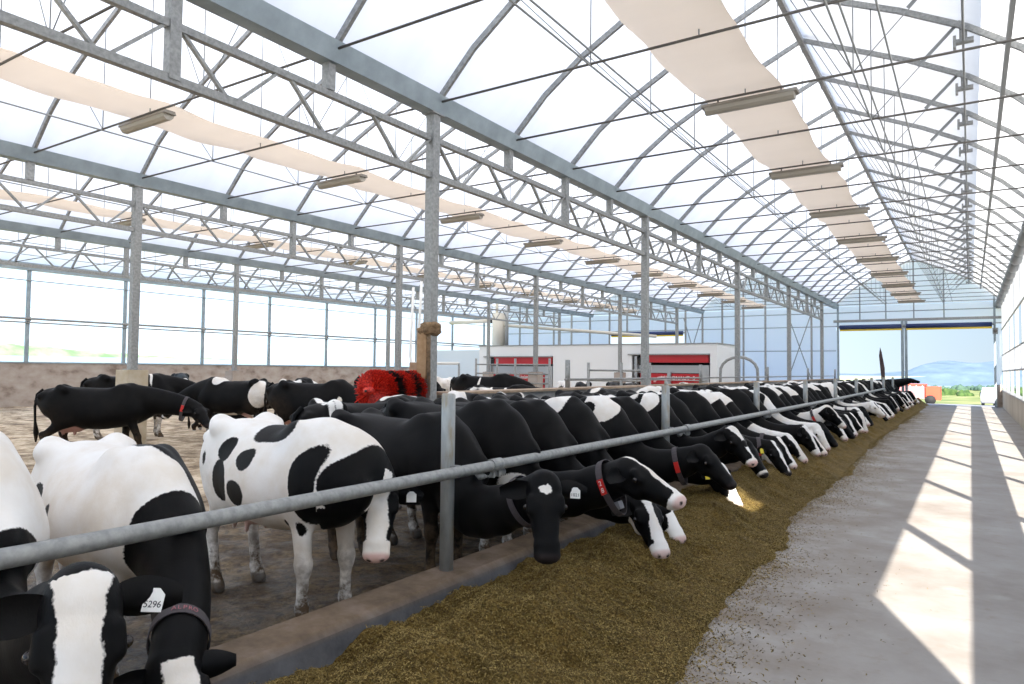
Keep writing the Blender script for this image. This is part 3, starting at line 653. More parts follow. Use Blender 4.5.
    for i in range(8):
        d = NP[i+1]-NP[i]; sd_ = np.cross([0, 0, 1.], d); ln = np.linalg.norm(sd_); sd_ = sd_/ln if ln > .05 else s
        fd.cap(NP[i], NP[i+1], RA[i], RA[i+1], RB[i], RB[i+1], sd_, k=.05)
    P = lambda a, b, c: poll+(h*a+n*b+s*c)*hs
    fd.rs = hs
    K = .022
    fd.cap(P(.02, -.075, 0), P(.17, -.06, 0), .080, .090, .098, .108, s, k=.03)        # cranium
    fd.cap(P(.00, -.025, 0), P(.05, -.03, 0), .035, .045, .055, .075, s, k=.03)        # poll
    for sg in (-1, 1):
        fd.cap(P(.13, -.015, sg*.090), P(.20, -.03, sg*.096), .028, .026, k=.025)      # orbit ridge
        fd.cap(P(.22, -.10, sg*.055), P(.34, -.085, sg*.045), .040, .032, k=.03)       # cheek
        fd.cap(P(.06, -.14, sg*.05), P(.20, -.15, sg*.045), .065, .050, k=.04)         # jaw angle
    fd.cap(P(.15, -.045, 0), P(.40, -.05, 0), .080, .058, .092, .072, s, k=.03)        # nasal bridge
    fd.cap(P(.20, -.13, 0), P(.42, -.10, 0), .055, .038, .050, .050, s, k=.04)         # lower jaw
    fd.cap(P(.42, -.052, 0), P(.478, -.055, 0), .060, .052, .080, .082, s, k=.02)      # muzzle pad
    fd.cap(P(.43, -.105, 0), P(.465, -.10, 0), .034, .030, .045, .042, s, k=K)         # chin
    for sg in (-1, 1): fd.cap(P(.475, -.03, sg*.042), P(.50, -.035, sg*.036), .022, .018, k=.015)
    V, F = surface_nets(fd.F, fd.lo, res)
    V = [V]; F = [F]; nv = len(V[0])
    def add(vs, fs, tri=None):
        nonlocal nv
        V.append(np.array(vs)); F.append((np.array(fs), nv)); nv += len(vs)
    # ears: cupped leaves
    ears = []
    droop = spec.get('droop', .25)
    for sg in (-1, 1):
        e0 = P(.045, -.075, sg*.08); D = nrm(s*sg-n*droop*.6+h*droop*.25); U = nrm(n*.55-h*.75 if False else np.cross(D, n*.8+h*.3)*sg); N_ = nrm(np.cross(D, U))
        rows = 9; cols = 9; vs = []
        for side_ in (1, -1):
            for i in range(rows):
                t = i/(rows-1); w = .012+.050*math.sin(math.pi*(.08+.86*t)**.85)**.7; 
                for j in range(cols):
                    q = (j/(cols-1)-.5)*2; cup = .03*q*q*math.sin(math.pi*t)**.5 if t < 1 else 0
                    vs.append(e0+D*(.20*hs*t)+U*(w*hs*q)+N_*(cup*sg*0+cup+side_*.007*(1-q*q)*(1-t*.7)))
        fs = []
        for o_, fl in ((0, 0), (rows*cols, 1)):
            for i in range(rows-1):
                for j in range(cols-1):
                    q = [o_+i*cols+j, o_+i*cols+j+1, o_+(i+1)*cols+j+1, o_+(i+1)*cols+j]; fs.append(q[::-1] if fl else q)
        add(vs, fs); ears.append((e0+D*.135+N_*.006, D, U, N_))
    # tail with switch
    sw = spec.get('tail', 0); tp = [(-.84, 0, 1.30), (-.93, sw*.02, 1.22), (-.96, sw*.05, 1.0), (-.95, sw*.08, .75), (-.93, sw*.1, .55), (-.93, sw*.1, .38)]
    tb = MB().tube(tp, [.035, .028, .022, .02, .045, .012], 8); add(tb.v, [f for f in tb.f if len(f) == 4])
    VV = np.concatenate(V); FF = [F[0]]+[f+o_ for f, o_ in F[1:]]; FF = np.concatenate(FF)
    me = bpy.data.meshes.new('cow'); me.from_pydata(VV.tolist(), [], FF.tolist()); me.shade_smooth(); me.materials.append(M['cow'])
    # hair pattern
    r = np.random.default_rng(spec.get('seed', 1)); Q = VV.copy()
    for _ in range(5):
        w = r.uniform(5, 16, 3); ph = r.uniform(0, 6.28, 3); Q = Q+.11/np.linalg.norm(w)*2.2*np.stack([np.sin(VV[:, 1]*w[0]+VV[:, 2]*w[1]+ph[0]), np.sin(VV[:, 2]*w[1]+VV[:, 0]*w[2]+ph[1]), np.sin(VV[:, 0]*w[2]+VV[:, 1]*w[0]+ph[2])], 1)*.8
    white = np.full(len(VV), .1 if spec.get('base') == 'white' else -.1)
    if spec.get('belly', True): white = np.maximum(white, np.where(np.abs(Q[:, 0]+.1) < .45, .70-Q[:, 2]-(.08 if spec.get('base') != 'white' else -.1), -.1).clip(-.1, .1))
    if spec.get('socks', .42): white = np.maximum(white, (spec.get('socks', .42)-Q[:, 2]).clip(-.1, .1)*(Q[:, 0] < .75)-(Q[:, 0] >= .75)*.1)
    for (cx, cy_, cz, rx, ry, rz, sg) in spec.get('blobs', []):
        q = Q if min(rx, ry, rz) > .06 else VV+(Q-VV)*.25
        rho = np.sqrt(((q[:, 0]-cx)/rx)**2+((q[:, 1]-cy_)/ry)**2+((q[:, 2]-cz)/rz)**2); d = (1-rho)*min(rx, ry, rz)
        white = np.maximum(white, d) if sg > 0 else np.minimum(white, -d)
    ab = (VV-poll)/hs; a = ab@h; b = ab@n; c = ab@s
    neckd = np.linalg.norm(VV-np.array(NP[7]), axis=1); hd = (a > -.12) & (a < .6) & (b > -.24) & (b < .12) & (np.abs(c) < .34)
    f = spec.get('face', {}); hw = np.full(len(VV), .1 if f.get('base') == 'white' else -.1)
    if 'blaze' in f:
        x0, x1, x2 = f['blaze']; wv = np.interp(a, [-.04, .2, .4], [x0, x1, x2])+.006*np.sin(a*23+r.uniform(0, 6))+.003*np.sin(a*61+c*30); st_ = f.get('start', -.06)
        hw = np.maximum(hw, np.minimum(np.minimum(wv-np.abs(c-f.get('off', 0)), b+.085), (a-st_)))
    if 'star' in f: rr_ = np.hypot((a-.08)*1.25, c*.9)*(1+.12*np.sin(3*np.arctan2(a-.07, c)+1)+.10*np.sin(7*np.arctan2(a-.07, c))); hw = np.maximum(hw, np.minimum(.036-rr_, b+.05))
    if 'nose' in f: hw = np.maximum(hw, a-f['nose'])
    if 'chin' in f: hw = np.maximum(hw, np.minimum(a-.1, -b-f['chin']))
    for (ca, cb, cc, rr_) in f.get('spots', []):
        d = rr_-np.sqrt((a-ca)**2+(b-cb)**2*.5+(c-cc)**2); hw = np.minimum(hw, -d)
    earm = np.abs(c) > .115; 
    if f.get('ears') == 'black': hw = np.where(earm & (a < .2), -.1, hw)
    blend = np.clip((a+.02)/.03, 0, 1) if f.get('cut', True) else 1
    white = np.where(hd & (a > (-.03 if 'blaze' in f or f.get('base') == 'white' else .0)), hw, white)
    pnk = np.clip((a-.468)/.025, 0, 1)*hd*(1 if f.get('pink') else 0)*np.clip((b+.11)/.03, 0, 1)*f.get('pink', 1)*.85
    drk = np.clip((a-.465)/.02, 0, 1)*hd*(0 if f.get('pink') else 1)*np.clip((b+.13)/.03, 0, 1)
    for sg in (-1, 1):
        nd = np.sqrt((a-.515)**2+((b+.035)*1.2)**2+(c-sg*.038)**2); drk = np.maximum(drk, np.clip((.020-nd)/.006, 0, 1)*hd)
    drk = np.maximum(drk, np.clip((.085-VV[:, 2])/.01, 0, 1)*.8*(VV[:, 0] < .8))
    ud = np.sqrt(((VV[:, 0]+.4)/.24)**2+(VV[:, 1]/.2)**2+((VV[:, 2]-.62)/.18)**2); pnk = np.maximum(pnk, np.clip((1-ud)/.15, 0, 1)*.75)
    mud = np.clip((.62-VV[:, 2])/.4, 0, 1)*(VV[:, 0] < .8)
    hip = np.clip(1-np.hypot(VV[:, 0]+.75, VV[:, 2]-.8)/.45, 0, 1)*.6; mud = np.maximum(mud, hip*spec.get('dirt', .6))
    for nm_, ar in (('wht', white), ('pnk', pnk), ('drk', drk), ('mud', mud)):
        at_ = me.attributes.new(nm_, 'FLOAT', 'POINT'); at_.data.foreach_set('value', ar.astype(np.float32))
    # sites for parts
    sites = dict(h=h, n=n, s=s, poll=poll, P=P, ears=ears, eyes=[P(.175, -.045, sg*.119) for sg in (-1, 1)])
    t = spec.get('collar_t', .72); i = int(t*8); ff = t*8-i; cp = NP[i]*(1-ff)+NP[i+1]*ff; d = nrm(NP[i+1]-NP[i]); sd_ = np.cross([0, 0, 1.], d); ln = np.linalg.norm(sd_); sd_ = sd_/ln if ln > .05 else s
    upn = nrm(np.cross(d, sd_)); upn = upn if upn[2] > -.2 else -upn
    sites['collar'] = (cp, d, sd_, upn, np.interp(t, T, RA), np.interp(t, T, RB))
    return me, sites
def collar_mesh(c, slack=.03):
    cp, d, sd_, upn, ra, rb = c; mb = MB(); N = 28; rings = []
    for i in range(N+1):
        t = 2*math.pi*i/N; rx = rb+.022; rz = ra+.024+(slack if math.sin(t) < 0 else 0)*abs(math.sin(t))
        cen = cp+sd_*math.cos(t)*rx+upn*math.sin(t)*rz; out = nrm(sd_*math.cos(t)/rx+upn*math.sin(t)/rz)
        rings.append([cen-d*.028, cen-d*.028+out*.006, cen+d*.028+out*.006, cen+d*.028])
    vs = [p for r_ in rings[:-1] for p in r_]; fs = []
    for i in range(N):
        for j in range(4): fs.append((i*4+j, i*4+(j+1) % 4, ((i+1) % N)*4+(j+1) % 4, ((i+1) % N)*4+j))
    return mb.add(vs, fs).mesh('collar')
def basis(ex, ey, ez, o_):
    m_ = Matrix.Identity(4)
    for i in range(3): m_[i][0] = ex[i]; m_[i][1] = ey[i]; m_[i][2] = ez[i]; m_[i][3] = o_[i]
    return m_
def dress(o, st, spec, sc):
    for e in st['eyes']: link('eye', eye_me, parent=o, loc=tuple(e))
    for (which, num, col) in spec.get('tags', []):
        e0, D, U, N_ = st['ears'][which]
        # yellow or white flag tag hanging from the ear
        up_ = nrm(np.array([0, 0, 1.])-N_*N_[2]) if abs(N_[2]) < .9 else U
        if spec.get('tagN') is not None: N_ = nrm(spec['tagN'])
        up_ = nrm(np.array([0, 0, 1.])-N_*N_[2]); sd_ = np.cross(up_, N_)
        w = .033; pr = [(-w, -.035), (w, -.035), (w, .02), (.012, .04), (-.012, .04), (-w, .02)]
        c0 = e0+N_*.018-up_*.02
        mb = MB(); mb.add([c0+sd_*a+up_*b for a, b in pr]+[c0+sd_*a+up_*b+N_*.004 for a, b in pr], [tuple(range(6))[::-1], tuple(range(6, 12))]+[(i, (i+1) % 6, 6+(i+1) % 6, 6+i) for i in range(6)])
        t_ = link('ear_tag', mb.mesh('tag'), M[col], o); t_['label'] = ('yellow' if col == 'yel' else 'white')+' ear tag'+(' numbered '+num if num else '')
        if num: text('tag_number', num, .030, M['ink'], t_, basis(sd_, up_, N_, c0+N_*.0046-up_*.012))
    cl = spec.get('collar')
    if cl:
        c_ = link('neck_collar', collar_mesh(st['collar'], cl.get('slack', .03)), M['collar'], o); cp, d, sd_, upn, ra, rb = st['collar']
        if cl.get('word'):
            cd = nrm(np.array(cl['cam'])-cp); best = max(np.linspace(0, 2*math.pi, 180), key=lambda t: (sd_*math.cos(t)+upn*math.sin(t))@cd)-.25
            for q_, ch in enumerate(cl['word']):
                t = best+.5-.17*q_; rx = rb+.0305; rz = ra+.0325; cen = cp+sd_*math.cos(t)*rx+upn*math.sin(t)*rz; out = nrm(sd_*math.cos(t)/rx+upn*math.sin(t)/rz); x_ = nrm(-(-sd_*math.sin(t)*rx+upn*math.cos(t)*rz)); y_ = np.cross(out, x_)
                text('letter', ch, .035, M['pinkish'], c_, basis(x_, y_, out, cen))
        if cl.get('tag'):
            sg = cl.get('side', -1); N_ = nrm(sd_*sg); ctr = cp+sd_*sg*(rb+.03)-upn*.03; y_ = upn; x_ = np.cross(y_, N_)
            B = basis(x_, y_, N_, ctr)
            t_ = link('number_plate', MB().box(-.025, .025, -.06, .06, -.004, .006).mesh('plate'), M['red'], c_); t_.matrix_local = B; t_['label'] = 'red number plate'
            if cl['tag'] != 'x':
                for i, ch in enumerate(cl['tag']): text('digit', ch, .052, M['white'], t_, Matrix.Translation((0, .028-.055*i, .0075)))
            if cl.get('weight'):
                w_ = link('collar_weight', MB().box(-.04, .04, -.03, .03, -.03, .03).mesh('w'), M['greyp'], c_); w_.matrix_local = basis(x_, y_, N_, cp-upn*(ra+.05)+sd_*sg*.02)
def label_is_row(g): return g == 'cows feeding along the rail'
def cow(pos, deg, poll, muz, spec, label, sc=1.0, grp=None, world=True):
    a = math.radians(deg); sc3 = np.array(sc if isinstance(sc, tuple) else (sc,)*3); inv = lambda p: rotz(np.array(p)-np.array([pos[0], pos[1], pos[2] if len(pos) > 2 else 0]), -a)/sc3
    spec = dict(spec); 
    if spec.get('rail', label_is_row(grp)): yn = .6*pos[1]+.4*poll[1]; spec['wp'] = inv((-3.27, spec.get('wy', yn), .66))
    if world: spec['poll'] = inv(poll); spec['muz'] = inv(muz)
    else: spec['poll'] = poll; spec['muz'] = muz
    if spec.get('tagN') is not None: spec['tagN'] = rotz(np.array(spec['tagN'], float), -a)
    if spec.get('collar') and spec['collar'].get('word'): spec['collar'] = dict(spec['collar'], cam=inv((0, 0, CAMZ)))
    me, st = build_cow(spec)
    o = link('cow', me); o.location = (pos[0], pos[1], pos[2] if len(pos) > 2 else 0); o.rotation_euler = (0, 0, a); o.scale = tuple(sc3)
    tag(o, label, 'cow', grp); dress(o, st, spec, sc); return o
# patterns (cx, cy, cz, rx, ry, rz, +white/-black), local to the cow, right side is negative y
BZ = (.075, .05, .055)
ROW = 'cows feeding along the rail'
CX = -4.28
w_, b_ = 1, -1
near = [
 ((-4.3, 1.32), 0, (-2.37, 1.15, 1.02), (-2.17, 1.05, .53), dict(res=.013, seed=3, hs=1.05, base='white', socks=.3, tags=[(1, '5296', 'white')], tagN=(.45, -.75, .45), droop=.15,
   blobs=[(1.05, 0, .70, .42, .5, .36, b_), (1.5, 0, .9, .4, .5, .5, b_), (-.2, -.3, .9, .2, .2, .2, b_)], face=dict(blaze=(.075, .055, .05), ears='black', nose=.43, pink=.6)),
   'cow at the left edge with tag 5296 and broad white blaze, facing us', 1.03),
 ((-4.28, 2.24), -9, (-2.80, 1.75, .50), (-2.50, 1.68, .13), dict(res=.013, seed=5, hs=1.03, base='white', collar=dict(slack=.02, word='ALPRO'), collar_t=.8, socks=.5,
   blobs=[(1.15, 0, .80, .45, .6, .50, b_), (.42, .13, 1.33, .26, .2, .17, b_), (.62, .25, 1.1, .2, .2, .3, b_), (1.65, -.1, .5, .45, .5, .45, b_), (-.78, -.12, 1.22, .18, .18, .16, b_), (-.36, -.33, .98, .11, .12, .19, b_), (-.02, -.36, .92, .055, .12, .12, b_), (.76, -.03, 1.24, .26, .13, .045, w_)],
   face=dict(blaze=(.08, .06, .05), ears='black', start=.02)), 'white backed cow with black neck beside the cow tagged 5296, head down', (.98, .98, .93)),
 ((-4.32, 3.50), -8, (-3.44, 3.62, 1.02), (-3.25, 3.38, .50), dict(res=.013, seed=2, hs=1.07, droop=.7, rail=False, base='white', tags=[(1, '', 'white')], tagN=(.5, -.8, .1), collar=dict(), socks=.6, belly=True,
   blobs=[(.12, -.12, 1.36, .27, .24, .16, b_), (-.26, -.30, 1.15, .095, .12, .10, b_), (.06, -.33, 1.12, .11, .12, .085, b_), (-.30, -.32, .91, .11, .14, .16, b_), (-.04, -.36, .87, .12, .14, .09, b_), (-.58, -.26, 1.06, .035, .08, .06, b_),
          (.66, -.22, .98, .10, .22, .30, b_), (.93, -.05, 1.02, .17, .5, .30, b_), (1.12, -.15, 1.0, .18, .5, .28, b_), (.44, -.25, .70, .022, .08, .035, b_), (.57, -.25, .68, .035, .08, .05, b_)],
   face=dict(blaze=(.07, .062, .062), nose=.40, pink=.9, ears='black')), 'white cow with scattered black spots standing behind the rail, pink nose', (1.06, 1.02, .985)),
 ((-4.25, 4.70), -3, (-2.42, 4.13, 1.04), (-2.27, 3.93, .52), dict(res=.013, seed=8, hs=1.06, base='black', belly=False, socks=0, tags=[(1, '1021', 'white')], tagN=(.3, -.9, .1), face=dict(star=1), collar=dict(slack=.02), collar_t=.9),
   'black cow with small white star on its forehead, at the nearest post', (1.03, 1.0, .98)),
 ((-4.25, 5.45), -2, (-2.30, 5.25, 1.02), (-1.80, 5.19, .79), dict(res=.014, seed=9, base='black', belly=True, socks=.3, collar=dict(tag='28', weight=1, slack=.10), collar_t=.93,
   blobs=[(.12, -.2, 1.30, .02, .06, .075, w_), (.85, 0, .72, .28, .25, .11, w_), (1.3, -.05, .72, .3, .12, .06, w_)], face=dict(blaze=(.02, .02, .035), nose=.44, pink=.8)),
   'black cow in profile wearing red collar tag 28, white snout', 1.04),
 ((CX, 6.2), 2, (-2.42, 5.86, .62), (-2.13, 5.62, .23), dict(res=.015, seed=10, base='black', socks=.45, face=dict(blaze=(.03, .035, .06), nose=.42, pink=.7, chin=.12), blobs=[(-.3, -.1, 1.4, .35, .08, .05, w_)]),
   'cow with narrow white blaze eating below the head tagged 28', 1.02),
 ((CX, 6.95), 0, (-2.50, 6.42, .56), (-2.20, 6.27, .21), dict(res=.016, seed=12, base='black', blobs=[(.33, -.08, 1.36, .24, .26, .16, w_), (.02, -.18, 1.28, .25, .12, .06, w_)], face=dict(blaze=(.04, .05, .06), nose=.38, pink=.8)),
   'black cow with jagged white shoulder patch behind the cow tagged 28', 1.03),
 ((CX, 7.72), 2, (-2.56, 7.84, .92), (-2.13, 7.76, .52), dict(res=.016, seed=13, base='black', collar=dict(tag='x', slack=.06), collar_t=.85, blobs=[(-.1, .02, 1.42, .8, .14, .07, w_), (.55, -.06, 1.26, .22, .3, .22, w_), (.42, -.2, 1.22, .12, .2, .12, b_)], face=dict(nose=.60)),
   'black faced cow with red collar tag right of the second rail post', 1.02),
 ((CX, 8.46), 0, (-2.52, 8.48, .60), (-2.24, 8.38, .17), dict(res=.016, seed=14, base='black', tags=[(0, '', 'yel')], blobs=[(.2, 0, 1.4, .2, .3, .12, w_)], face=dict(blaze=(.05, .065, .07), nose=.36, pink=.7)),
   'cow with white face stripe and yellow ear tag eating beside red collar', 1.0),
 ((CX, 9.3), 0, (-2.56, 9.12, 1.0), (-2.22, 8.98, .62), dict(res=.017, seed=15, base='black', blobs=[(.1, 0, 1.40, .35, .3, .14, w_), (.55, -.1, 1.3, .12, .2, .16, w_)], face=dict(blaze=(.07, .03, .02), nose=.45, pink=.9, spots=[(.25, 0, 0, .05)])),
   'cow with white forehead patch and pale nose, head held level', 1.02),
 ((CX, 10.0), 0, (-2.6, 10.0, .75), (-2.3, 9.9, .35), dict(res=.018, seed=16, base='black', blobs=[(-.3, 0, 1.4, .25, .3, .12, w_), (.35, .1, 1.4, .16, .2, .1, w_)], face=dict(nose=.44)),
   'black cow mostly hidden between white forehead cow and third post', 1.0),
 ((CX, 10.95), 3, (-2.62, 11.3, .73), (-2.26, 11.15, .22), dict(res=.017, seed=17, base='black', collar=dict(tag='x'), collar_t=.9, tags=[(0, '', 'yel')], blobs=[(-.1, 0, 1.41, .7, .16, .06, w_)], face=dict(blaze=(.02, .03, .02), chin=.12)),
   'black cow with thin white stripe down its face and red collar', 1.02),
]
for sp in near: cow(sp[0], sp[1], sp[2], sp[3], sp[4], sp[5], sp[6], ROW)
PAT = {
 'a plain black back': ('black', []),
 'white shoulders': ('black', [(.45, 0, 1.3, .26, .4, .3, w_)]),
 'a white band behind the shoulders': ('black', [(.1, 0, 1.2, .16, .5, .5, w_)]),
 'a creamy white back': ('white', [(.85, 0, .95, .3, .5, .3, b_), (-.6, .1, 1.2, .16, .3, .2, b_)]),
 'white saddle patches': ('black', [(-.15, -.1, 1.36, .3, .25, .18, w_), (.45, .05, 1.4, .15, .2, .12, w_)]),
 'a white spine stripe': ('black', [(-.1, 0, 1.42, .85, .14, .07, w_)]),
 'a white back broken by black spots': ('white', [(.1, -.2, 1.3, .18, .2, .14, b_), (-.45, -.2, 1.2, .14, .2, .2, b_), (.6, -.15, 1.1, .16, .2, .25, b_)]),
}
FACE = {'black face': dict(), 'broad white blaze': dict(blaze=(.08, .06, .06), nose=.40, pink=.8), 'narrow white blaze': dict(blaze=(.03, .035, .04), nose=.44, pink=.7), 'white face': dict(base='white', pink=.9, spots=[(.1, -.1, .11, .05)])}
pk_, fk_ = list(PAT), list(FACE)
# y, yaw, poll, muz (None = generic), pattern, face
row = [(11.8, 0, None, 1, 2), (12.6, 0, None, 3, 1), (13.38, 1, ((-2.55, 13.5, .82), (-2.22, 13.5, .29)), 4, 1), (14.15, 0, None, 0, 2), (14.92, 0, ((-2.55, 14.9, .72), (-2.28, 14.82, .26)), 6, 3),
 (15.7, 0, None, 5, 0), (16.45, -2, ((-2.64, 16.26, 1.12), (-2.18, 16.32, .62)), 3, 1), (17.2, 0, None, 2, 1), (17.95, 0, None, 3, 0), (18.75, 0, ((-2.62, 18.65, .82), (-2.25, 18.44, .28)), 0, 2),
 (19.5, 0, None, 1, 2), (20.28, -2, ((-2.4, 20.03, .75), (-2.2, 19.91, .25)), 4, 1), (21.05, 0, None, 3, 1), (21.83, 0, None, 5, 0), (23.15, -3, ((-2.6, 22.79, 1.0), (-2.05, 22.95, .55)), 6, 3)]
OR2 = ['thirteenth', 'fourteenth', 'fifteenth', 'sixteenth', 'seventeenth', 'eighteenth', 'nineteenth', 'twentieth', '21st', '22nd', '23rd', '24th', '25th', '26th', '27th', '28th', '29th', '30th', '31st', '32nd', '33rd', '34th', '35th', '36th', '37th', '38th', '39th', '40th', '41st', '42nd', '43rd', '44th', '45th', '46th', '47th', '48th', '49th', '50th', '51st', '52nd']
def generic(y): a = random.uniform(-.05, .3); hgt = random.uniform(.62, .95); return ((-2.62+random.uniform(-.08, .05), y+a, hgt), (-2.25+random.uniform(-.05, .05), y+a-.1, max(.26, hgt-.5)))
ri = 0
for (y, dg_, pm, p_, f_) in row:
    pm = pm or generic(y); base, bl = PAT[pk_[p_]]
    cow((CX+random.uniform(-.04, .04), y), dg_, pm[0], pm[1], dict(res=.02, seed=20+ri, base=base, blobs=bl, face=FACE[fk_[f_]], collar=dict(tag='x') if ri % 3 == 0 else None, collar_t=.85),
        '%s cow along the feed rail, %s, %s' % (OR2[ri], pk_[p_], fk_[f_]), random.uniform(.97, 1.04), ROW); ri += 1
protos = []
y = 24.0
while y < 43.2:
    if len(protos) < 9:
        p_, f_ = [(1, 1), (3, 2), (0, 0), (4, 1), (5, 2), (3, 1), (2, 0), (0, 2), (6, 1)][len(protos)]
        pm = generic(y)
        base, bl = PAT[pk_[p_]]; o = cow((CX, y), random.uniform(-3, 3), pm[0], pm[1], dict(res=.028, seed=50+ri, base=base, blobs=bl, face=FACE[fk_[f_]]), '', random.uniform(.97, 1.04), ROW); o['pf'] = (p_, f_); protos.append(o)
    else:
        s_ = protos[(ri*5+3) % 9]; o = dup(s_, (CX+random.uniform(-.05, .05), y, 0)); 
    p_, f_ = o['pf']; hd_ = ''
    o['label'] = '%s cow along the feed rail, %s, %s%s' % (OR2[ri], pk_[p_], fk_[f_], hd_)
    ri += 1; y += random.uniform(.80, .92)
for o in [q for q in bpy.data.objects if 'pf' in q.keys()]: del o['pf']
cow((-4.28, 44.6), -8, (-2.75, 43.9, 1.46), (-2.28, 43.7, 1.34), dict(res=.024, rail=False, seed=99, base='black', blobs=[], face=dict()), 'black cow raising its head high above the others near the doorway', 1.0, ROW)
# cows standing in the lane behind the feeding row
up1 = dict(res=.02)
cow((-6.02, 8.55), -95, (-5.6, 7.25, 1.38), (-5.3, 6.95, 1.12), dict(res=.02, seed=61, base='white', blobs=[(-.3, 0, 1.3, .3, .4, .25, b_), (.5, .2, 1.2, .2, .3, .3, b_)], face=dict(base='white', ears='black', pink=.8)), 'white faced cow with dark ears standing in the lane behind the feeders', 1.0)
cow((-6.0, 6.05), 80, (-5.9, 7.3, 1.15), (-5.8, 7.6, .8), dict(res=.02, seed=62, base='black', blobs=[(.50, .05, 1.38, .30, .09, .08, w_), (.72, .12, 1.28, .05, .2, .14, w_), (.35, .2, 1.3, .04, .12, .12, w_), (-.55, -.05, 1.38, .05, .35, .2, w_), (-.2, .1, 1.42, .3, .06, .06, w_), (-.62, -.2, 1.25, .03, .2, .2, w_)], face=dict(nose=.44)), 'black cow with forked white streak over its shoulder, beside the cow brush', 1.0)
# herd on the bedding
walk = dict(fr=(.22, .03), fl=(-.16, 0), hr=(-.12, 0), hl=(.2, .02))
cow((-13.05, 6.5, .04), 57, (-11.95, 7.72, 1.05), (-11.55, 7.75, .68), dict(res=.016, seed=70, base='black', belly=False, socks=0, legs=walk, collar=dict(tag='x', slack=.09, weight=1), collar_t=.8, face=dict(), dirt=.2), 'big black cow walking across the straw with a red collar tag', .98)
cow((-16.0, 8.7, .1), 70, (-15.6, 10.2, 1.2), (-15.4, 10.5, .8), dict(res=.022, seed=71, base='black', blobs=[(-.1, .1, 1.38, .2, .25, .12, w_), (.35, 0, 1.3, .03, .4, .2, w_)], face=dict(blaze=BZ)), 'black and white cow half hidden behind the big walking cow', 1.04)
cow((-13.6, 9.7, .1), 205, (-14.9, 9.1, 1.0), (-15.2, 8.95, .6), dict(res=.02, seed=72, base='black', blobs=[(-.62, .1, 1.05, .2, .3, .3, w_), (.35, 0, 1.35, .15, .3, .15, w_)], face=dict(nose=.44)), 'black cow with pale patch on its haunch right of the walking cow', 1.0)
cow((-23.0, 14.2, .1), -30, (-21.6, 13.5, 1.35), (-21.2, 13.2, 1.0), dict(res=.03, seed=73, base='black', blobs=[(.1, 0, 1.3, .1, .4, .3, w_)], face=dict(blaze=BZ, nose=.4)), 'distant cow with white blaze standing before the far concrete wall', 1.0)
cow((-16.3, 11.2, -.25), 30, (-15.0, 11.9, .95), (-14.7, 12.1, .55), dict(res=.026, seed=74, base='black', blobs=[(-.3, -.2, 1.35, .12, .2, .12, w_), (.2, -.2, 1.35, .14, .2, .12, w_)], face=dict()), 'low dark cow with small white spots resting beyond the straw', .9)
cow((-12.6, 10.6, .1), 125, (-13.3, 11.9, 1.2), (-13.5, 12.3, .9), dict(res=.018, seed=75, base='white', tail=-2, blobs=[(-.80, .0, 1.18, .12, .14, .16, b_), (-.45, -.22, 1.32, .18, .16, .14, b_), (.4, 0, 1.2, .3, .4, .4, b_)], face=dict()), 'white cow with black spots showing her rump near the wall', 1.0)
cow((-10.9, 9.55, .1), 35, (-9.75, 9.75, .85), (-9.55, 9.6, .45), dict(res=.018, seed=76, base='black', belly=False, tags=[(0, '', 'yel')], blobs=[(.55, -.24, .95, .07, .1, .14, w_)], face=dict(blaze=(.03, .02, 0))), 'black cow with yellow ear tag turned away, left of the brush', 1.0)
cow((-12.6, 13.6, .1), 20, (-11.3, 13.9, 1.3), (-10.9, 13.8, .95), dict(res=.02, seed=77, base='black', belly=False, blobs=[], face=dict(nose=.45)), 'tall black cow standing in profile behind the red brush', 1.08)
# group beyond the partition wall near the milking robots
cow((-14.3, 17.6, .1), 150, (-15.4, 18.3, 1.1), (-15.8, 18.5, .8), dict(res=.026, seed=80, base='white', face=dict(base='white', pink=.8), dirt=1), 'cream white cow left of the robots, just right of the brush post', 1.0)
cow((-11.6, 16.4, .1), 20, (-10.3, 17.0, 1.2), (-9.9, 17.1, .9), dict(res=.024, seed=81, base='black', belly=False, blobs=[(-.1, -.25, 1.1, .03, .2, .3, w_)], face=dict()), 'black cow with one thin white stripe before the left robot', 1.08)
cow((-9.6, 14.2, .0), 25, (-8.4, 15.0, 1.1), (-8.1, 15.2, .7), dict(res=.022, seed=82, base='black', blobs=[(-.5, -.2, 1.30, .4, .1, .05, w_), (-.2, -.2, 1.36, .03, .2, .12, w_), (.15, -.2, 1.36, .04, .2, .14, w_)], face=dict()), 'black cow with branching white streaks along its back behind the wall', .98)
for i, (x, y, dg_, pat_, lb) in enumerate([(-13.2, 24.0, -60, 3, 'small looking pale cow facing us left of the concrete pedestal'), (-11.9, 23.0, -70, 4, 'spotted cow facing us right of the concrete pedestal'),
      (-10.9, 23.5, -65, 0, 'black cow facing us in front of the right white milking room wall'), (-9.6, 22.0, -65, 0, 'black cow with lowered head under the middle hoop rail'),
      (-8.9, 25.5, -80, 1, 'black and white cow standing before the right milking robot'), (-8.1, 29.0, -75, 6, 'cow with white striped face right of the right robot'), (-8.0, 32.0, -100, 3, 'pale backed cow near the hoop rail beyond the partition wall'),
      (-8.0, 36.0, 180, 5, 'dark cow with white spine far along the partition wall')]):
    a = math.radians(dg_); base, bl = PAT[pk_[pat_]]; fx, fy = math.cos(a), math.sin(a)
    cow((x, y, .0), dg_, (x+fx*1.3, y+fy*1.3, 1.15), (x+fx*1.6, y+fy*1.6, .75), dict(res=.03, seed=90+i, base=base, blobs=bl, face=FACE[fk_[(i*3+1) % 4]]), lb, .95)
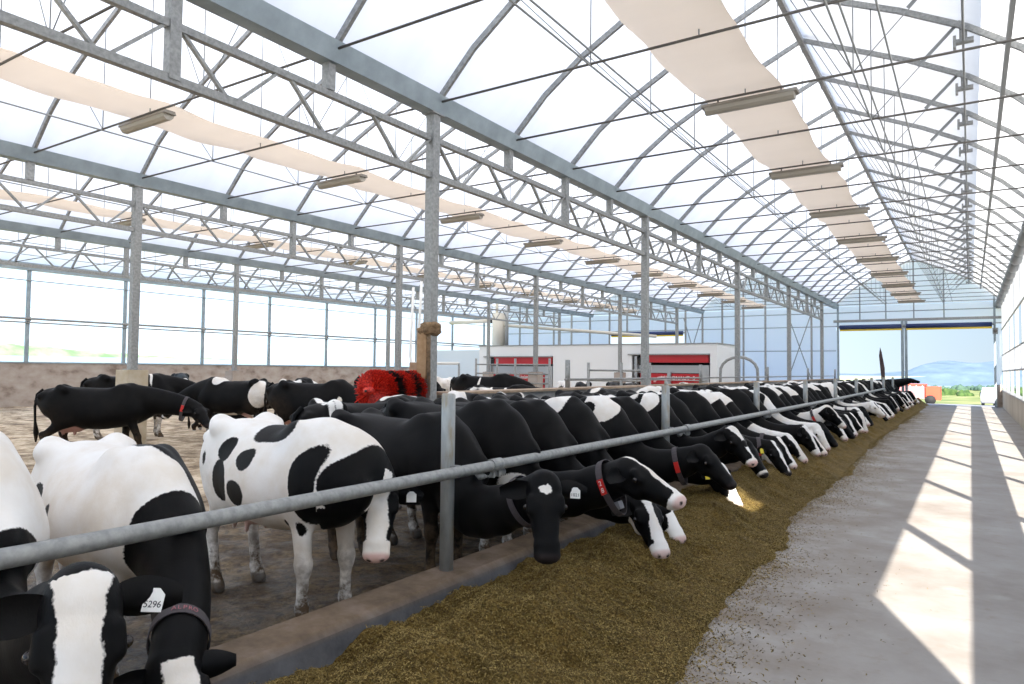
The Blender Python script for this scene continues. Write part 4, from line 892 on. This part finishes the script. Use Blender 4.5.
# a second sparse line of cows in the lane behind the feeding row
for i, (y, dg_, pat_, lb) in enumerate([(11.6, 85, 5, 'cow walking the lane behind the feeders near the second post, white spine stripe'), (15.2, -88, 3, 'creamy backed cow walking the lane behind the third rail post'),
      (19.0, 88, 0, 'black backed cow walking the lane behind the fourth rail post'), (24.0, 92, 4, 'saddle patched cow in the lane behind the fifth rail post'), (30, -90, 3, 'creamy backed cow deep in the lane near the doorway')]):
    a = math.radians(dg_); base, bl = PAT[pk_[pat_]]; fx, fy = math.cos(a), math.sin(a); x = -5.95
    cow((x, y, 0), dg_, (x+fx*1.35, y+fy*1.35, 1.2), (x+fx*1.75, y+fy*1.75, .9), dict(res=.026, seed=110+i, base=base, blobs=bl, face=FACE[fk_[i % 4]]), lb, 1.0)

# ------------------------------------------------------------------ cow brush
def bristle_ring(mat_, length, r0, r1, n, seed):
    r = np.random.default_rng(seed); V = []; F = []
    for i in range(n):
        x = r.uniform(-length/2, length/2); t = r.uniform(0, 2*math.pi); L = r1*r.uniform(.9, 1.04); tw = r.normal(0, .06); dx = r.normal(0, .03)
        p = np.array([x, math.cos(t)*r0, math.sin(t)*r0]); q = np.array([x+dx, math.cos(t+tw)*L, math.sin(t+tw)*L]); s_ = np.array([.007, -math.sin(t)*.005, math.cos(t)*.005])
        s2 = np.array([-.004, -math.sin(t)*.005, math.cos(t)*.005]); o_ = len(V); V += [p-s_, p+s_, q+s_*.7, q-s_*.7, p-s2, p+s2, q+s2*.7, q-s2*.7]; F += [(o_, o_+1, o_+2, o_+3), (o_+4, o_+5, o_+6, o_+7)]
    return MB().add(V, F).mesh('bristles')
M['bris_red'] = noisy('red_bristle', [(.35, (.30, .008, .006)), (.55, (.72, .03, .015)), (.7, (.85, .10, .04))], 40, .5); M['bris_blk'] = mat('black_bristle', (.03, .02, .02), .5)
root = empty('cow_brush', (-6.88, 7.50, 1.44), math.radians(97)); tag(root, 'big round red and black rotating cow brush on the roof post', 'cow brush')
for i, (x, cl_, r_) in enumerate([(-.42, 'bris_red', .285), (-.19, 'bris_blk', .275), (.03, 'bris_red', .28), (.24, 'bris_blk', .27), (.42, 'bris_red', .28)]):
    b2 = link('bristle_ring', bristle_ring(M[cl_], .24, .05, r_, 1700 if i == 0 else 1300, 200+i), M[cl_], root, (x, 0, 0)); b2['label'] = ('red' if 'red' in cl_ else 'black')+' ring of bristles'
link('core', MB().tube([(-.5, 0, 0), (.53, 0, 0)], .10, 16).mesh('core', True), M['bris_blk'], root)
link('end_hub', MB().tube([(-.66, 0, 0), (-.52, 0, 0), (-.50, 0, 0)], [.05, .055, .08], 16).mesh('hub', True), M['bris_red'], root)
link('hub_hole', MB().tube([(-.668, 0, 0), (-.655, 0, 0)], .02, 10).mesh('hole', True), M['bris_blk'], root)
m = noisy('dusty_red_gearbox', [(.42, (.42, .27, .18)), (.5, (.6, .09, .07)), (.62, (.72, .05, .05))], 1.2, .6, detail=2)
root = empty('brush_gearbox', (-6.93, 8.20, 1.60), math.radians(20)); tag(root, 'dusty brown and red gear housing above the brush on the roof post', 'gearbox')
link('housing', MB().box(-.20, .10, -.13, .13, -.27, .24, .02).mesh('housing'), noisy('dusty_cardboard_brown', [(.3, (.36, .24, .15)), (.7, (.55, .38, .25))], 7, .85), root)
pl = link('red_side_plate', MB().box(.10, .115, -.12, .12, -.27, .22).mesh('plate'), mat('faded_red_plate', (.66, .06, .06), .5), root)
fp = link('red_front_plate', MB().box(.0, .10, -.145, -.13, -.27, .20).mesh('plate'), mat('faded_red_front', (.66, .07, .07), .5), root)
for i, ch in enumerate('ORION'): pass
for i in range(5):
    link('white_mark', MB().box(.02, .055, -.150, -.145, .13-.075*i, .165-.075*i).mesh('mark'), M['white'], fp)
link('cable', MB().tube([(-.1, 0, .24), (-.08, 0, .36), (.0, .05, .55), (.05, .08, .75)], .012, 6).mesh('cable', True), M['steel_dark'], root)
root = empty('rope_bundle', (-6.7, 8.05, 2.05)); tag(root, 'tangle of brown twine and board tied round the nearest roof post', 'twine')
V, F = uvs(.17, 14, 10, (1, 1, .75)); mb = MB().add([(x*(1+.25*math.sin(9*z*5+x*30)), y*(1+.2*math.cos(x*40+z*30)), z+.28) for x, y, z in V], F)
M['rope'] = noisy('brown_twine', [(.3, (.10, .06, .03)), (.7, (.34, .22, .12))], 18, .95, bump=.8)
link('tangle', mb.mesh('t', True), M['rope'], root); link('brown_board', MB().box(-.15, .02, -.12, -.09, -.45, .3).mesh('b'), noisy('weathered_board', [(.3, (.30, .18, .09)), (.7, (.46, .30, .17))], 8, .9), root)
for q in range(5): link('twine_strand', MB().tube([(.02+.02*q, -.12, .2), (.05+.015*q, -.13, -.1), (.03+.02*q, -.12, -.45-.06*q)], .006, 5).mesh('s', True), M['rope'], root)
# ------------------------------------------------------------------ milking room and robots
RY = 34.0
M['whitewall'] = mat('white_insulated_panel', (.80, .81, .82), .4); M['bluewall'] = mat('pale_blue_panel', (.66, .74, .80), .4)
M['robred'] = mat('robot_red', (.50, .012, .02), .3); M['black'] = mat('black_recess', (.015, .015, .015), .6); M['stain'] = mat('stainless', (.42, .43, .44), .35, .6)
root = empty('milking_room', (0, 0, 0)); tag(root, 'long white panel room housing the two red milking robots', 'milking room')
R1, R2 = (-23.94, -19.45), (-14.73, -10.64)
mb = MB().box(-24.5, -10.3, RY+.9, RY+4, 0, 3.1).box(-24.5, R1[0], RY, RY+.9, 0, 3.1).box(R1[1], R2[0], RY, RY+.9, 0, 3.1).box(R2[1], -10.3, RY, RY+.9, 0, 3.1).box(R1[0], R1[1], RY, RY+.9, 2.52, 3.1).box(R2[0], R2[1], RY, RY+.9, 2.6, 3.1)
link('wall_panels', mb.mesh('w'), M['whitewall'], root); link('side_annex', MB().box(-28.2, -24.5, RY+.3, RY+4, 0, 2.9).mesh('a'), M['bluewall'], root)
link('roof_edge', MB().box(-24.52, -10.26, RY-.04, RY+4, 3.1, 3.15).mesh('e'), M['galv'], root)
for (x0, x1), side_, top in ((R1, 'left', 2.5), (R2, 'right', 2.6)):
    root = empty('milking_robot', ((x0+x1)/2, RY+.3, 0)); w = (x1-x0)/2
    tag(root, 'red milking robot stall set into the white room, %s of the two' % side_, 'milking robot')
    link('recess', MB().box(-w+.05, w-.05, .45, .55, 0, top-.05).mesh('r'), M['black'], root)
    link('top_hood', MB().box(-w+.45, w-.1, -.25, .4, top-.42, top-.04).mesh('h'), M['robred'], root)
    link('canopy_strip', MB().box(-w-.2, w, -.4, .4, top-.04, top+.02).mesh('c'), M['galv'], root)
    link('arm_beam', MB().box(-w+.3, w-.3, -.2, 0, top-.95, top-.6).box(-w+.3, w-.3, -.25, -.1, top-.62, top-.56).mesh('b'), M['stain'], root)
    pnl = link('front_panel', MB().box(-w+.45, w-.55, -.3, -.1, top-1.5, top-.98).mesh('p'), M['robred'], root)
    link('lower_panel', MB().box(w-1.5, w-.55, -.2, -.1, .5, top-1.6).mesh('p'), M['robred'], root)
    link('badge', MB().add([(a*1.0-w+1.6+.42*math.cos(t), -.31, top-1.42+.3*math.sin(t)) for a in (0,) for t in np.linspace(0, math.pi, 14)]+[(-w+1.6+.30*math.cos(t), -.31, top-1.42+.13*math.sin(t)) for t in np.linspace(math.pi, 0, 14)], [tuple(range(28))]).mesh('badge'), mat('pale_pink_badge', (.8, .5, .52), .5), pnl)
    text('robot_lettering', 'ASTRONAUT  5', .26, M['white'], pnl, Matrix.Translation((w-1.65, -.31, top-1.2)) @ Matrix.Rotation(math.pi/2, 4, 'X'))
    link('gate_post', MB().box(-w+.15, -w+.3, -.35, -.2, 0, top-.1).mesh('g'), M['stain'], root); link('gate_post', MB().box(w-.5, w-.05, -.3, 0, 0, top-.55).mesh('g'), M['stain'], root); link('gate_post', MB().box(-.1, .08, -.4, -.3, 0, top-.9).mesh('g'), M['stain'], root)
    for z in (.7, 1.0, 1.3): link('gate_rail', MB().tube([(-w+.2, -.45, z), (w-.2, -.45, z)], .03, 8).mesh('r', True), M['stain'], root)
    link('control_box', MB().box(-w+.1, -w+.5, -.3, -.1, top-.5, top-.15).mesh('c'), M['black'], root)
# pens and hoops before the robots
def gate(x0, x1, y, z0, z1, posts, lb, yaw_=0):
    root = empty('pipe_gate', (x0, y, 0), yaw_); tag(root, lb, 'gate'); L = x1-x0
    for z in (z0, (z0+z1)/2, z1): link('rail', MB().tube([(0, 0, z), (L, 0, z)], .03, 8).mesh('r', True), M['galv'], root)
    for q in posts: link('upright', MB().tube([(q*L, 0, 0), (q*L, 0, z1+.25)], .05, 8).mesh('u', True), M['galv'], root)
gate(-17.6, -14.0, 24.2, 1.2, 1.95, (0, .3, .55, 1), 'grey pipe gate in front of the left milking robot')
gate(-10.4, -8.3, 20.5, 1.1, 1.75, (0, .55, 1), 'grey pipe gate with squared top rail before the right robot')
root = empty('hoop_rail', (-7.9, 29.0, 0)); tag(root, 'bent pipe hoop with round top right of the milking room', 'rail')
hp = [(-.75, 0, .2), (-.75, 0, 1.6)]+[(-.75*math.cos(t), 0, 1.75+.6*math.sin(t)) for t in np.linspace(.2, math.pi-.2, 9)]+[(.75, 0, 1.6), (.75, 0, .2)]
link('hoop', MB().tube(hp, .06, 10).mesh('h', True), M['galv'], root)
# white feed tower with conveyors above the milking room
root = empty('feed_tower', (-24.9, 36.6, -.665)); root.scale = (1.38, 1.38, 1.38); tag(root, 'cream vertical concentrate tube rising above the left robot with cross pipes', 'feed tube')
M['cream'] = mat('cream_tube', (.66, .62, .54), .5)
link('main_tube', MB().tube([(0, 0, 2.75), (0, 0, 4.3)], .3, 16).mesh('t', True), M['cream'], root); link('riser', MB().tube([(-.1, 0, 4.2), (-.1, 0, 5.3)], .07, 10).mesh('t', True), M['cream'], root); link('riser', MB().tube([(.45, 0, 2.75), (.45, 0, 5.3)], .08, 10).mesh('t', True), M['stain'], root)
link('conveyor_head', MB().tube([(-.7, 0, 5.35), (.5, 0, 5.35)], .14, 12).mesh('t', True), mat('brown_motor', (.30, .24, .15), .6), root); link('motor_cap', MB().tube([(.5, 0, 5.35), (.75, 0, 5.35)], .15, 12).mesh('t', True), M['black'], root)
link('cross_pipe', MB().tube([(-2.8, 0, 3.95), (-.4, 0, 3.98)], .09, 10).mesh('t', True), M['cream'], root); link('long_pipe', MB().tube([(.3, 0, 3.75), (7.0, 1.5, 3.2)], .07, 10).mesh('t', True), M['cream'], root); link('pipe_end', MB().tube([(-.45, 0, 3.98), (-.25, 0, 3.98)], .12, 10).mesh('t', True), M['black'], root)
root = empty('milk_pipe', (-16.5, 20.0, 0)); tag(root, 'white bent water pipe rising left of the red brush', 'pipe')
link('pipe', MB().tube([(-1.0, 0, 4.8), (-1.1, 0, 2.2), (-1.05, 0, 2.0), (-.9, 0, 1.95), (1.2, 0, 1.95)], .05, 8).mesh('p', True), M['white'], root); link('second_pipe', MB().tube([(-.6, 0, 5.0), (-.75, 0, 1.95)], .05, 8).mesh('p', True), M['white'], root)
link('support', MB().tube([(1.2, 0, 0), (1.2, 0, 1.95)], .04, 8).mesh('p', True), M['galv'], root)
root = empty('water_trough', (-17.5, 19.2, 0)); tag(root, 'grey steel water trough near the concrete wall left of the brush', 'trough')
link('tank', MB().box(-1.6, 1.4, -.35, .35, .6, 1.3, .04).mesh('t'), M['stain'], root); link('stand', MB().box(-1.3, 1.1, -.25, .25, 0, .6).mesh('s'), M['conc_wall'], root); link('rim', MB().box(-1.65, 1.45, -.4, .4, 1.3, 1.36).mesh('s'), M['stain'], root)
# dark blade of board standing by the rail
root = empty('dark_board', (-3.62, 38.0, 0)); tag(root, 'dark pointed board sticking up beside the cows near the doorway', 'board')
bd = MB().add([(x+o2*.0, y_, z) for y_ in (-.02, .02) for x, z, o2 in ((.12, 0, 0), (.20, .0, 0), (.17, 2.0, 0), (.05, 2.75, 0), (-.02, 3.0, 0), (-.07, 2.6, 0), (.02, 1.5, 0))], [tuple(range(7)), tuple(range(7, 14))[::-1]]+[(i, (i+1) % 7, 7+(i+1) % 7, 7+i) for i in range(7)])
link('blade', bd.mesh('b'), mat('dark_brown_board', (.07, .045, .045), .8), root)
# ------------------------------------------------------------------ outdoors
m = mat('meadow', (.3, .36, .1), .95); k = NB(m); v = k.coord(); f = k.noise(v, .25, 6); k.base(k.ramp(f, [(.35, (.09, .14, .03)), (.5, (.22, .25, .07)), (.65, (.42, .38, .18))]))
def zt(x, y): return 0
mb = MB(); vs = []; D = [0, 18, 60, 160, 420, 1000]
mb0 = MB().add([(-60, Y1+.3, -.02), (XR+.2, Y1+.3, -.02), (XR+4, 61.5, -.47), (-60, 61.5, -.47)], [(0, 1, 2, 3)]); struct(link('ground_added_apron', mb0.mesh('g'), noisy('grey_added_apron', [(.3, (.20, .21, .23)), (.7, (.30, .31, .33))], 2, .95)))  # grey apron added over the meadow to cut green bounce on the end wall
prof_ = [(Y1+.4, -.06), (62, -.5), (90, -1.2), (180, -2.9), (330, -4.7), (560, -7.7)]
n = len(prof_); mb.add([(-400, y, z) for y, z in prof_]+[(600, y, z) for y, z in prof_], [(i, n+i, n+i+1, i+1) for i in range(n-1)]); struct(link('ground_meadow', mb.mesh('g', True), m))
m2 = noisy('gravel_yard', [(.3, (.42, .40, .37)), (.7, (.60, .58, .55))], 3, .95)
mb = MB().add([(XR+.2, -80, -.25), (120, -80, -.25), (120, Y1+.4, -.25), (XR+.2, Y1+.4, -.25)], [(0, 1, 2, 3)]); struct(link('ground_yard', mb.mesh('g'), m2))
mb = MB().add([(XL-.25, -80, -.6), (XL-.25, 700, -.6), (-260, 700, -1.2), (-260, -80, -1.2)], [(0, 1, 2, 3)]); struct(link('ground_lakeside', mb.mesh('g'), noisy('pale_grass', [(.3, (.35, .38, .2)), (.7, (.5, .52, .3))], .3, .95)))
mwat = mat('lake_water', (.30, .42, .48), .35, spec=.3)
mb = MB().add([(-1500, 556, -8), (2500, 556, -8), (4000, 3300, -46), (-2500, 3300, -46)], [(0, 1, 2, 3)]); struct(link('lake_water', mb.mesh('l'), mwat))
mb = MB().add([(-260, -700, -1.2), (-260, 1200, -1.2), (-1500, 3200, 19), (-1500, -1000, 19)], [(0, 1, 2, 3)]); struct(link('lake_west', mb.mesh('l'), mwat))
def ridge(x0, x1, y, base, hts, name, mm, depth=500, seed=1, rough=4, n=160, label=None):
    r = np.random.default_rng(seed); xs = np.linspace(x0, x1, n); t = np.linspace(0, 1, n); H = np.interp(t, [a for a, _ in hts], [b for _, b in hts])
    for f_ in (6, 13, 29, 60): H = H+rough*np.sin(t*f_*6.28+r.uniform(0, 6))/f_*4*(H > 3)
    V = []; F = []; rows = [(0, 0), (.25, .45), (.6, .85), (1, 1), (1.5, .9)]
    for i in range(n):
        for (d, q) in rows: V.append((xs[i], y+depth*d+r.normal(0, 8)*(q > 0), base+H[i]*q*(1+.05*math.sin(i*.9+d*9))))
    k_ = len(rows)
    for i in range(n-1):
        for j in range(k_-1): F.append((i*k_+j, (i+1)*k_+j, (i+1)*k_+j+1, i*k_+j+1))
    return link(name, MB().add(V, F).mesh(name, True), mm)
mhill = noisy('wooded_hill_hazed', [(.35, (.10, .15, .20)), (.55, (.13, .19, .245)), (.7, (.17, .235, .29))], .012, .95, detail=8)  # distance haze is mixed into the blue base colour of the woods
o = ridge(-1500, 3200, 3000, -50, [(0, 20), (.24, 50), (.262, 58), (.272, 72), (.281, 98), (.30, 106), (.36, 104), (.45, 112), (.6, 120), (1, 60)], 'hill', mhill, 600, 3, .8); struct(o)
mw = noisy('wooded_shore', [(.35, (.16, .30, .12)), (.6, (.34, .48, .26)), (.75, (.46, .56, .36))], .03, .95, detail=8)
# island across the lake to the left
def shore():
    n = 90; V = []; F = []; r = np.random.default_rng(4)
    for i in range(n):
        y = -300+1500*i/(n-1); H = np.interp(y, [-300, 100, 520, 640, 700, 780, 900, 1200], [30, 28, 22, 14, 9, 6, 3, 0])+r.uniform(0, 3)
        V += [(-1330, y, 15), (-1350, y, 15+H*.7), (-1380, y, 15+H), (-1450, y, 15+H*.9)]
    for i in range(n-1):
        for j in range(3): F.append((i*4+j, (i+1)*4+j, (i+1)*4+j+1, i*4+j+1))
    return link('island_shore', MB().add(V, F).mesh('s', True), mw)
struct(shore())
# tree line in the doorway
mt = noisy('tree_leaves', [(.35, (.03, .07, .015)), (.6, (.07, .13, .03)), (.75, (.12, .18, .05))], 1.2, .9)
def blobs_mesh(cs, seed):
    mb = MB(); r = np.random.default_rng(seed)
    for (x, y, z, R) in cs:
        V, F = uvs(R, 9, 7); ph = r.uniform(0, 6, 3); V = [(a*(1+.2*math.sin(b*5/R+ph[0])), b*(1+.2*math.sin(c*5/R+ph[1])), c*(1+.2*math.sin(a*5/R+ph[2]))) for a, b, c in V]; mb.add([(a+x, b+y, c+z) for a, b, c in V], F)
    return mb
cs = [(rng.uniform(-60, 60), 175+rng.uniform(-10, 25), -3.0+rng.uniform(0, .5), rng.uniform(.7, 1.3)) for _ in range(230)]
o = link('treeline', blobs_mesh(cs, 5).mesh('trees', True), mt); tag(o, 'low green tree line beyond the meadow seen through the feed doorway', 'trees'); o['kind'] = 'stuff'
cs = [(rng.uniform(-60, 90), 330+rng.uniform(-10, 25), -4.9+rng.uniform(0, .6), rng.uniform(1.0, 2.0)) for _ in range(170)]
o = link('treeline', blobs_mesh(cs, 6).mesh('trees', True), noisy('far_tree_leaves', [(.35, (.05, .10, .07)), (.7, (.10, .17, .12))], 1, .9)); tag(o, 'farther dark green woods beside the lake through the feed doorway', 'trees'); o['kind'] = 'stuff'
# red trailer and white car outside the doorway
M['tred'] = mat('orange_red_paint', (.75, .10, .05), .5); M['tpink'] = mat('sun_faded_pink_paint', (.62, .22, .22), .6); M['tyre'] = mat('tyre', (.02, .02, .02), .8)
root = empty('farm_wagon', (-3.3, 59, -.45)); tag(root, 'faded pink and orange farm wagon parked outside the doorway', 'wagon')
link('box_body', MB().box(-1.6, .55, -1.5, 1.5, .42, 1.38, .05).mesh('b'), M['tpink'], root); link('orange_bin', MB().prism([(.6, -1.2), (1.5, -1.2), (1.5, 1), (.6, 1)], .35, 1.28).mesh('b'), M['tred'], root)
link('top_rim', MB().box(-1.65, .6, -1.55, 1.55, 1.36, 1.44).mesh('b'), M['tred'], root)
for x in (-.9, .9): link('wheel', MB().tube([(x, -1.62, .36), (x, -1.42, .36)], .34, 18).mesh('w', True), M['tyre'], root)
for i in range(6): link('side_rib', MB().box(-1.5+.38*i, -1.44+.38*i, -1.54, -1.5, .45, 1.36).mesh('r'), M['white'], root)
root = empty('white_pickup', (1.0, 58, -.45)); tag(root, 'small white vehicle parked outside at the right jamb of the doorway', 'car')
M['carw'] = mat('white_car_paint', (.6, .62, .66), .3)
cb = [(-.45, .25), (-.45, .85), (-.34, 1.30), (.34, 1.30), (.45, .85), (.45, .25)]
link('body', MB().extr(None, [[(a, y_, z) for a, z in cb] for y_ in (-1.0, 1.2)]).mesh('b'), M['carw'], root); link('rear_window', MB().box(-.3, .3, -1.02, -1.0, .9, 1.2).mesh('w'), M['whitewall'], root); link('bumper', MB().box(-.42, .42, -1.08, -1.0, .30, .45).mesh('b'), M['greyp'], root)
for x in (-.33, .33): link('wheel', MB().tube([(x-.09, -.7, .18), (x+.09, -.7, .18)], .2, 14).mesh('w', True), M['tyre'], root)
